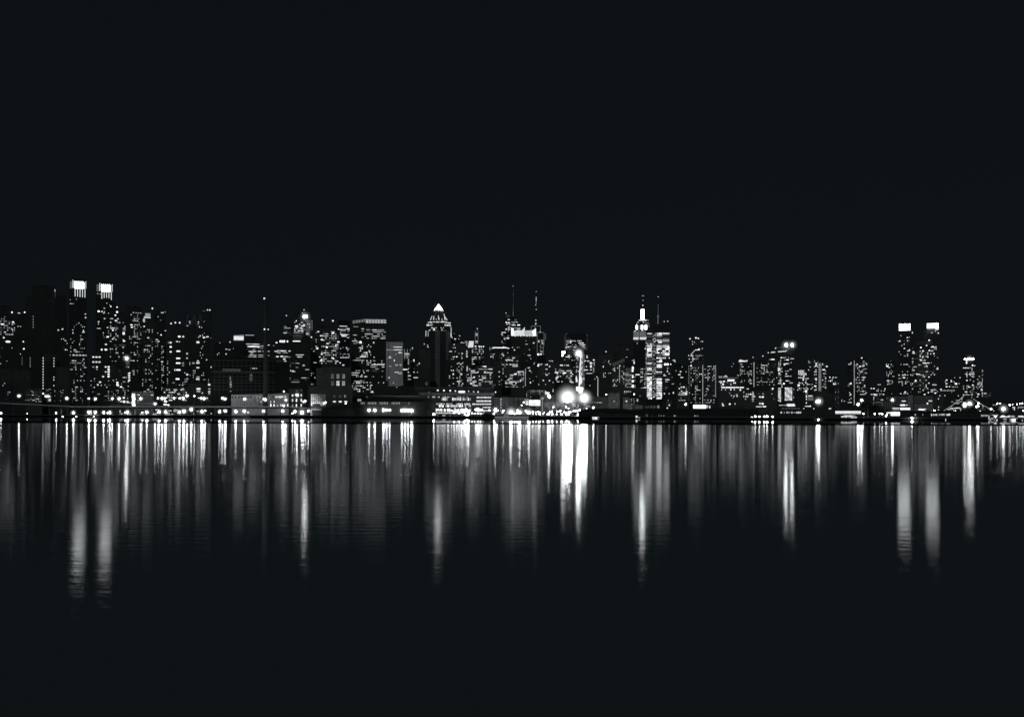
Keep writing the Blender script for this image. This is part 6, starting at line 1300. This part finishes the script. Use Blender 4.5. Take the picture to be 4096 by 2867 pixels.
for x in (655, 725, 795): f.box('column', 'metal', x - 1, x + 1, 1213, None, d=.5, y=1)
bld(t, 'cluster of round-lit low towers left of the star-lamp tower', 2350, [(698, 750, 1095, None), (750, 840, 1078, None), (840, 875, 1070, None)],
    [(700, 1095, 750, 1195, .5, (15, 17, 12, 11, .15)), (755, 1080, 875, 1190, .2, (16, 17, 11, 11, .1))], [(718, 1104, 18, 12, 2), (767, 1117, 15, 14, 2), (812, 1141, 24, 16, 3.2), (715, 1141, 18, 12, 1.5), (718, 1170, 22, 10, 2), (747, 1170, 14, 10, 1.5), (853, 1080, 11, 10, 1.5), (798, 1080, 8, 8, 1.2)])
f = bld(t, 'tower wearing five star-bright lamps in a row along its roof', 2250, [(876, 962, 915, None), (962, 1006, 940, None)],
    [(880, 975, 1000, 1260, .42, (17, 15, 12, 10, .2))], [(900, 982, 44, 9, 1.5), (930, 983, 30, 9, 1.2), (979, 956, 16, 14, 3.2), (1000, 961, 11, 10, 1.5), (953, 982, 10, 9, 1.5), (922, 1108, 16, 11, 2), (921, 1050, 14, 30, 1.5), (950, 1045, 18, 12, 1.5), (945, 1175, 26, 10, 1.5), (981, 1155, 16, 12, 2)], mat='black', cat='apartment block')
for x, r in ((903, 11), (932, 9), (948, 12), (963, 10), (981, 13)): f.beacon(x, 893, r * .8, 14, foot=930, name='roof_floodlight'); 
add_bloom(f, f.u(948), f.z(893), 24, .8)
poly(f, 'light_cone', 2, [(915, 902), (920, 902), (926, 932), (922, 942), (914, 942), (911, 932)], -1)
bld(t, 'shorter tower stuck to the right side of the star-lamp tower', 2350, [(1006, 1090, 980, None)], [(1010, 985, 1088, 1340, .36, (15, 15, 10, 10, .1))], [(1070, 1140, 13, 12, 1.5), (1070, 1195, 14, 12, 1.5), (1072, 1207, 22, 9, 1.5), (1038, 1246, 22, 14, 2), (1030, 1272, 14, 11, 1.5), (1037, 1363, 22, 14, 2), (1020, 1370, 14, 12, 1.5), (1042, 1336, 20, 11, 1.5)], mat='black')
f = bld(t, 'squat dim block with a pale gantry and a lit roof lump', 2000, [(1088, 1165, 1248, None)], [(1090, 1250, 1160, 1340, .1, TINY)], [(1105, 1238, 36, 13, .8), (1120, 1260, 60, 3, .14), (1120, 1275, 60, 3, .25)], mat='mid', roof=False)
f.box('gantry_post', 'lightmetal', 1160, 1166, 1238, 1290, d=.6, y=-1); f.box('gantry_beam', 'lightmetal', 1145, 1166, 1230, 1242, d=.8, y=-1.6)
bld(t, 'dark low quarter under the string lights, sprinkled with tiny lights', 1950, [(690, 1180, 1275, None)], [(700, 1285, 1175, 1400, .13, (15, 15, 10, 9, .2))], [], mat='black', roof=False)
# string lights
f = Frame(t, 940, 1640, 'string_light_mast', 'tall dark mast from which sloping strings of bulbs run down both sides', 'string lights', base=2.4)
b = MB(); b.tube((f.u(930), 0, 0), (f.u(930), 0, f.z(1240)), .5, .3, n=6); b.build('mast', 'metal', f.o)
for ptsx in (((690, 1412), (770, 1362), (840, 1310), (900, 1256), (930, 1242)), ((930, 1242), (985, 1290), (1012, 1312), (1075, 1352), (1130, 1382), (1183, 1412))):
    b = MB()
    for i in range(len(ptsx) - 1): b.tube((f.u(ptsx[i][0]), 0, f.z(ptsx[i][1])), (f.u(ptsx[i + 1][0]), 0, f.z(ptsx[i + 1][1])), .08, n=3)
    b.build('cable', 'metal', f.o)
    for i in range(len(ptsx) - 1):
        (x0, a), (x1, c) = ptsx[i], ptsx[i + 1]; n = max(1, int(math.hypot(x1 - x0, c - a) / 9))
        if x0 == 930: n = 2
        for k in range(n):
            q = (k + .5) / n
            f.beacon(x0 + (x1 - x0) * q, a + (c - a) * q, rr.uniform(2.4, 4.0), rr.choice([.8, 1.2]), dy=0, name='bulb')
f = Frame(t, 900, 1600, 'glowing_box', 'glowing white upright box beside the glaring lamp', 'kiosk', base=2.4)
b = MB(); b.box(f.u(882), f.u(918), 0, 2, 0, f.z(1326)); b.build('body', 'metal', f.o); f.pane('lit_face', 3.2, 900, 1354, 35, 52, -.3)
lamp(t, 950, 1341, 1598, 8.5, 24, 2.4, 'glaring lamp right of the glowing upright box', halo=24, hst=2.2, name='wall_floodlight')
lamp(t, 1290, 1393, 1560, 8, 24, 2.4, 'solitary starburst lamp near the right edge', halo=26, hst=2.2, name='wall_floodlight')
lamp(t, 372, 1487, 1345, 5, 30, 2.4, 'round lamp in front of the pale pier door', halo=12, name='pier_lamp')
lamp(t, 176, 1306, 1600, 6.2, 34, 2.4, 'bright lamp on a post left of the banded grey block', halo=16)
lamp(t, 1165, 1399, 1600, 5.6, 26, 2.4, 'lamp where the right string of bulbs reaches the ground', halo=12)
lamps(t, [(1040, 1338, 4), (1035, 1366, 5), (1018, 1372, 3.4), (905, 1362, 2.5)], D=1620, base=2.4, lv=16, label='yard lamp below the right string of bulbs', group='yard lamps by the bulbs')
lamps(t, [(108, 1467, 3.2), (130, 1453, 2.4), (470, 1459, 1.8), (598, 1410, 4.4), (795, 1415, 2.6), (810, 1415, 2.6), (860, 1415, 2), (1057, 1415, 2.4), (1195, 1415, 2), (1180, 1422, 3), (1230, 1340, 2.4), (1257, 1338, 3), (1350, 1355, 2.6), (1358, 1355, 2.4), (1425, 1347, 3), (1455, 1342, 2.4), (1480, 1338, 2.6), (1490, 1412, 2.6), (1381, 1350, 1.6), (730, 1452, 1.4), (865, 1458, 1.6), (975, 1452, 1.4)], D=1480, base=2.4, lv=14, label='tiny scattered shore lamp on the far right', group='scattered shore lamps on the right', name='shore_lamp')
f = Frame(t, 980, 1600, 'market_awnings', 'low glowing white awnings under the left string of bulbs', 'awning', base=2.4)
for x, y, w, lv in ((790, 1388, 90, 1.2), (830, 1384, 60, 1.5), (740, 1400, 26, 1.2), (860, 1396, 24, .8), (770, 1396, 30, .8)): f.pane('awning', lv, x, y, w, 7, -.4)
b = MB(); b.box(f.u(735), f.u(875), 0, 3, 0, f.z(1392)); b.build('stall_row', 'roof', f.o)
f = Frame(t, 1060, 1560, 'ribbed_canopy', 'slanting ribbed grey canopy beneath the right string of bulbs', 'canopy', base=2.4)
poly(f, 'canopy', 'stone', [(1008, 1412), (1100, 1412), (1112, 1388), (1022, 1388)], -1, 6)
for i in range(18): x = 1024 + i * 5; poly(f, 'rib', 'white', [(x - 5, 1411), (x - 3.4, 1411), (x + 1.6, 1389), (x, 1389)], -1.4, .2)
for x in (1015, 1095): b = MB(); b.cyl(f.u(x), 1, 0, f.z(1411), .2, n=6); b.build('post', 'metal', f.o)
# long low shed with window scraps, ferries
f = Frame(t, 620, 1410, 'low_lit_shed', 'long low black shed with a ragged strip of lit windows', 'shed', base=2.4)
f.box('wall', 'black', 280, 1050, 1428, None, d=50); f.box('roof', 'roof', 250, 1250, 1412, 1428, d=52, y=-.6)
rr = random.Random(15)
for x in list(range(568, 700, 7)) + list(range(712, 755, 7)) + [500, 510, 400, 408, 480]:
    if rr.random() < .8: f.pane('window', rr.choice([.25, .5, .8, 1.2]), x, 1452 + rr.uniform(-2, 2), rr.choice([4, 6, 7]), rr.choice([14, 18, 20]), -.2)
f.pane('window', 1.5, 745, 1450, 14, 18, -.25); f.pane('window', 1.5, 568, 1455, 8, 24, -.25)
f = Frame(t, 425, 1345, 'pale_pier_door', 'pale door panel on the dark pier front beside the round lamp', 'door panel', base=1.5)
f.box('door', 'stone', 410, 434, 1474, None, d=.5); f.box('jamb', 'white', 391, 395, 1476, None, d=.5); f.box('lintel', 'metal', 388, 436, 1471, 1474, d=.7, y=-.1); f.pane('lit_slot', 1.2, 708, 1500, 7, 18, 0)
f = Frame(t, 170, 1390, 'lit_ferry_hall', 'blazing white open hall partly hidden by dark trees', 'hall', base=2.4)
f.pane('lit_interior', 3.2, 205, 1443, 92, 38, -.1, True); f.pane('lit_interior', 2, 160, 1433, 90, 12, -.1); f.pane('lit_interior', 1.2, 205, 1462, 80, 6, -.2)
b = MB(); b.box(f.u(90), f.u(254), 0, 18, 0, f.z(1424)); b.build('wall', 'dark', f.o); b = MB(); b.box(f.u(75), f.u(258), -1.5, 19, f.z(1424), f.z(1416)); b.build('roof', 'mid', f.o)
for x in (170, 200, 228, 250): f.box('post', 'metal', x - 1, x + 1, 1424, None, d=.4, y=-1)
f = Frame(t, 300, 1420, 'flat_kiosk_row', 'row of small white lit boxes on the street before the banded block', 'kiosk', base=2.4)
f.pane('lit_box', 2, 303, 1393, 100, 22, -.3, True); f.pane('lit_box', 1.5, 210, 1386, 80, 8, -.3); f.pane('lit_box', 1.2, 210, 1400, 70, 5, -.3); b = MB(); b.box(f.u(168), f.u(356), 0, 2, 0, f.z(1380)); b.build('body', 'metal', f.o)
for i, (x, w, yh, lab) in enumerate([(1190, 104, 1456, 'moored ferry hung with bright bulbs, stern rail glowing'), (1300, 100, 1462, 'low ferry with a domed glowing cabin at the far right'), (1400, 90, 1458, 'moored ferry with two round lamps on its side'), (1480, 60, 1464, 'last lit ferry, cut by the right edge')]):
    f = Frame(t, x, 1290 - i * 2, 'moored_ferry', lab, 'boat', 'ferries at the far right', 0)
    a = f.m(w) / 2; h = f.z(1508)
    b = MB(); b.prism([(-a, 0, -.3), (a * .9, 0, -.3), (a * .9, 6, -.3), (-a, 6, -.3)], [(-a * 1.05, -.2, h), (a * 1.12, -.2, h + .4), (a * 1.12, 6.2, h + .4), (-a * 1.05, 6.2, h)]); b.build('hull', 'hull', f.o)
    z1 = f.z(yh + 12); b = MB(); b.prism([(-a * .85, .6, h), (a * .75, .6, h), (a * .75, 5.4, h), (-a * .85, 5.4, h)], [(-a * .8, .8, z1), (a * .5, .8, z1), (a * .5, 5, z1), (-a * .8, 5, z1)]); b.build('cabin', 'metal', f.o)
    if i == 0: L = [(1210, 1469, 32, 18, 2), (1205, 1455, 70, 5, 1.2), (1145, 1480, 8, 44, 1.2), (1175, 1490, 40, 6, 1.2), (1158, 1507, 12, 8, 1.2), (1173, 1513, 14, 11, 2), (1200, 1510, 10, 8, 1.5), (1218, 1515, 20, 12, 2), (1222, 1500, 16, 8, 1.2), (1160, 1518, 8, 8, 1.5), (1150, 1524, 8, 8, 1.2), (1210, 1485, 12, 8, 1.5), (1187, 1518, 9, 8, 1.2), (1228, 1508, 10, 8, 1.5)]
    elif i == 1: L = [(1285, 1468, 40, 18, 2), (1290, 1474, 66, 9, 1.5), (1330, 1473, 50, 10, 1.2), (1262, 1478, 24, 6, .8), (1305, 1496, 36, 8, .8), (1345, 1468, 30, 16, 1.2)]
    elif i == 2: L = [(1385, 1468, 40, 14, .8), (1370, 1500, 14, 14, 1.5), (1387, 1500, 13, 17, 3.2), (1405, 1500, 14, 16, 3.2), (1410, 1490, 50, 5, .8), (1352, 1508, 9, 10, 1.5), (1372, 1492, 40, 4, .8)]
    else: L = [(1465, 1470, 60, 16, 1.2), (1450, 1474, 30, 8, .8), (1480, 1505, 8, 8, 1.2), (1490, 1478, 20, 8, .8)]
    for q in L: f.pane('cabin_light', q[4], *q[:4], dy=-.5)
f = Frame(t, 1105, 1380, 'lit_jetty_booths', 'short line of dim lit booths left of the moored ferries', 'booth', base=2.4)
for x, w, h, lv in ((1070, 12, 20, .5), (1078, 4, 20, .8), (1085, 3, 18, 1.2), (1110, 50, 16, .4), (1125, 24, 18, .5)): f.pane('lit_front', lv, x, 1461, w, h, -.2)
b = MB(); b.box(f.u(1064), f.u(1136), 0, 3, 0, f.z(1449)); b.build('booth_row', 'roof', f.o)
bld(t, 'low white-windowed building under a pale arch frame at the far right', 1850, [(1330, 1600, 1366, None)], [], [(1385, 1378, 12, 14, 2), (1400, 1378, 16, 9, 1.5), (1400, 1390, 14, 10, 1.5), (1400, 1402, 12, 10, 1.5), (1385, 1391, 10, 5, .8)] + [(1443 + 11 * i, 1379, 8, 13, .8) for i in range(5)] + [(1435, 1385, 5, 32, .4), (1465, 1368, 60, 4, .25)], mat='dark', roof=False)
bld(t, 'very low dark far shoreline buildings with a few dots near the right edge', 2100, [(1170, 1330, 1320, None), (1330, 1430, 1352, None)], [(1175, 1335, 1420, 1365, .25, TINY)], [(1230, 1338, 7, 10, 1.2), (1256, 1340, 8, 12, 1.2)], mat='black', roof=False)
bld(t, 'dark hillside houses fading out at the far right edge', 2300, [(1425, 1650, 1345, None)], [(1420, 1345, 1520, 1362, .3, TINY)], [], mat='black', roof=False)

# parts that belong to a part of their thing go one level deeper
for o in [o for o in scene.objects if o.type == 'EMPTY']:
    kids = {}
    for c in o.children: kids.setdefault(c.name.split('.')[0], []).append(c)
    for host, subs in (('cabin', ('cabin_window', 'cabin_light')), ('crossarm', ('lamp_head',)), ('frame', ('sign_face', 'glowing_panel')), ('support_frame', ('lettering',)),
                       ('rooftop_skirt', ('rooftop_house',)), ('sign_box', ('sign_rib',)), ('booth', ('lit_opening',)), ('cable', ('bulb',))):
        hs = kids.get(host)
        if not hs: continue
        for s in subs:
            for c in kids.get(s, ()):
                p = hs[0]
                if host == 'cable' and c.location.x > 0: p = hs[-1]
                c.parent = p

# ================================================================== camera, sky and moonlight
cam = bpy.data.cameras.new('camera'); co = bpy.data.objects.new('camera', cam); col.objects.link(co)
co.matrix_world = Matrix(((CT, -ST, 0, 0), (0, 0, -1, 0), (ST, CT, 0, CAMH), (0, 0, 0, 1)))
cam.sensor_fit = 'HORIZONTAL'; cam.sensor_width = 36; cam.lens = 36 * F / 4096
cam.shift_y = (HY - 2867 / 2) / 4096
cam.clip_start = .5; cam.clip_end = 60000
scene.camera = co

SUN_EL, SUN_AZ = math.radians(38), math.radians(200)
w = bpy.data.worlds.new('World'); scene.world = w; w.use_nodes = True
n, l = w.node_tree.nodes, w.node_tree.links; n.clear()
out = n.new('ShaderNodeOutputWorld'); bg = n.new('ShaderNodeBackground'); sky = n.new('ShaderNodeTexSky')
sky.sky_type = 'NISHITA'; sky.sun_disc = False; sky.sun_elevation = SUN_EL; sky.sun_rotation = SUN_AZ
hs = n.new('ShaderNodeHueSaturation'); hs.inputs['Saturation'].default_value = .35; hs.inputs['Value'].default_value = SKYV
l.new(sky.outputs[0], hs.inputs['Color'])
ad = n.new('ShaderNodeMix'); ad.data_type = 'RGBA'; ad.blend_type = 'ADD'; ad.inputs[0].default_value = 1
ad.inputs[7].default_value = (SKYC[0], SKYC[1], SKYC[2], 1)
l.new(hs.outputs[0], ad.inputs[6]); l.new(ad.outputs[2], bg.inputs[0]); bg.inputs[1].default_value = 1.0
l.new(bg.outputs[0], out.inputs[0])

sd = bpy.data.lights.new('moon', 'SUN'); so = bpy.data.objects.new('moon', sd); col.objects.link(so)
sd.energy = MOON; sd.angle = math.radians(.5); sd.color = (.86, .96, 1)
d = Vector((-math.sin(SUN_AZ) * math.cos(SUN_EL) * -1, math.cos(SUN_AZ) * math.cos(SUN_EL), math.sin(SUN_EL)))
so.rotation_euler = d.to_track_quat('Z', 'Y').to_euler()

scene.view_settings.view_transform = 'Standard'
scene.view_settings.look = 'None'
scene.view_settings.exposure = 0
scene.render.engine = 'CYCLES'
cy = scene.cycles
cy.use_denoising = True
cy.denoiser = 'OPENIMAGEDENOISE'
cy.denoising_input_passes = 'RGB_ALBEDO_NORMAL'
cy.max_bounces = 4; cy.diffuse_bounces = 1; cy.glossy_bounces = 2; cy.volume_bounces = 0
cy.sample_clamp_indirect = 0; cy.sample_clamp_direct = 0
cy.use_light_tree = True
cy.volume_max_steps = 64
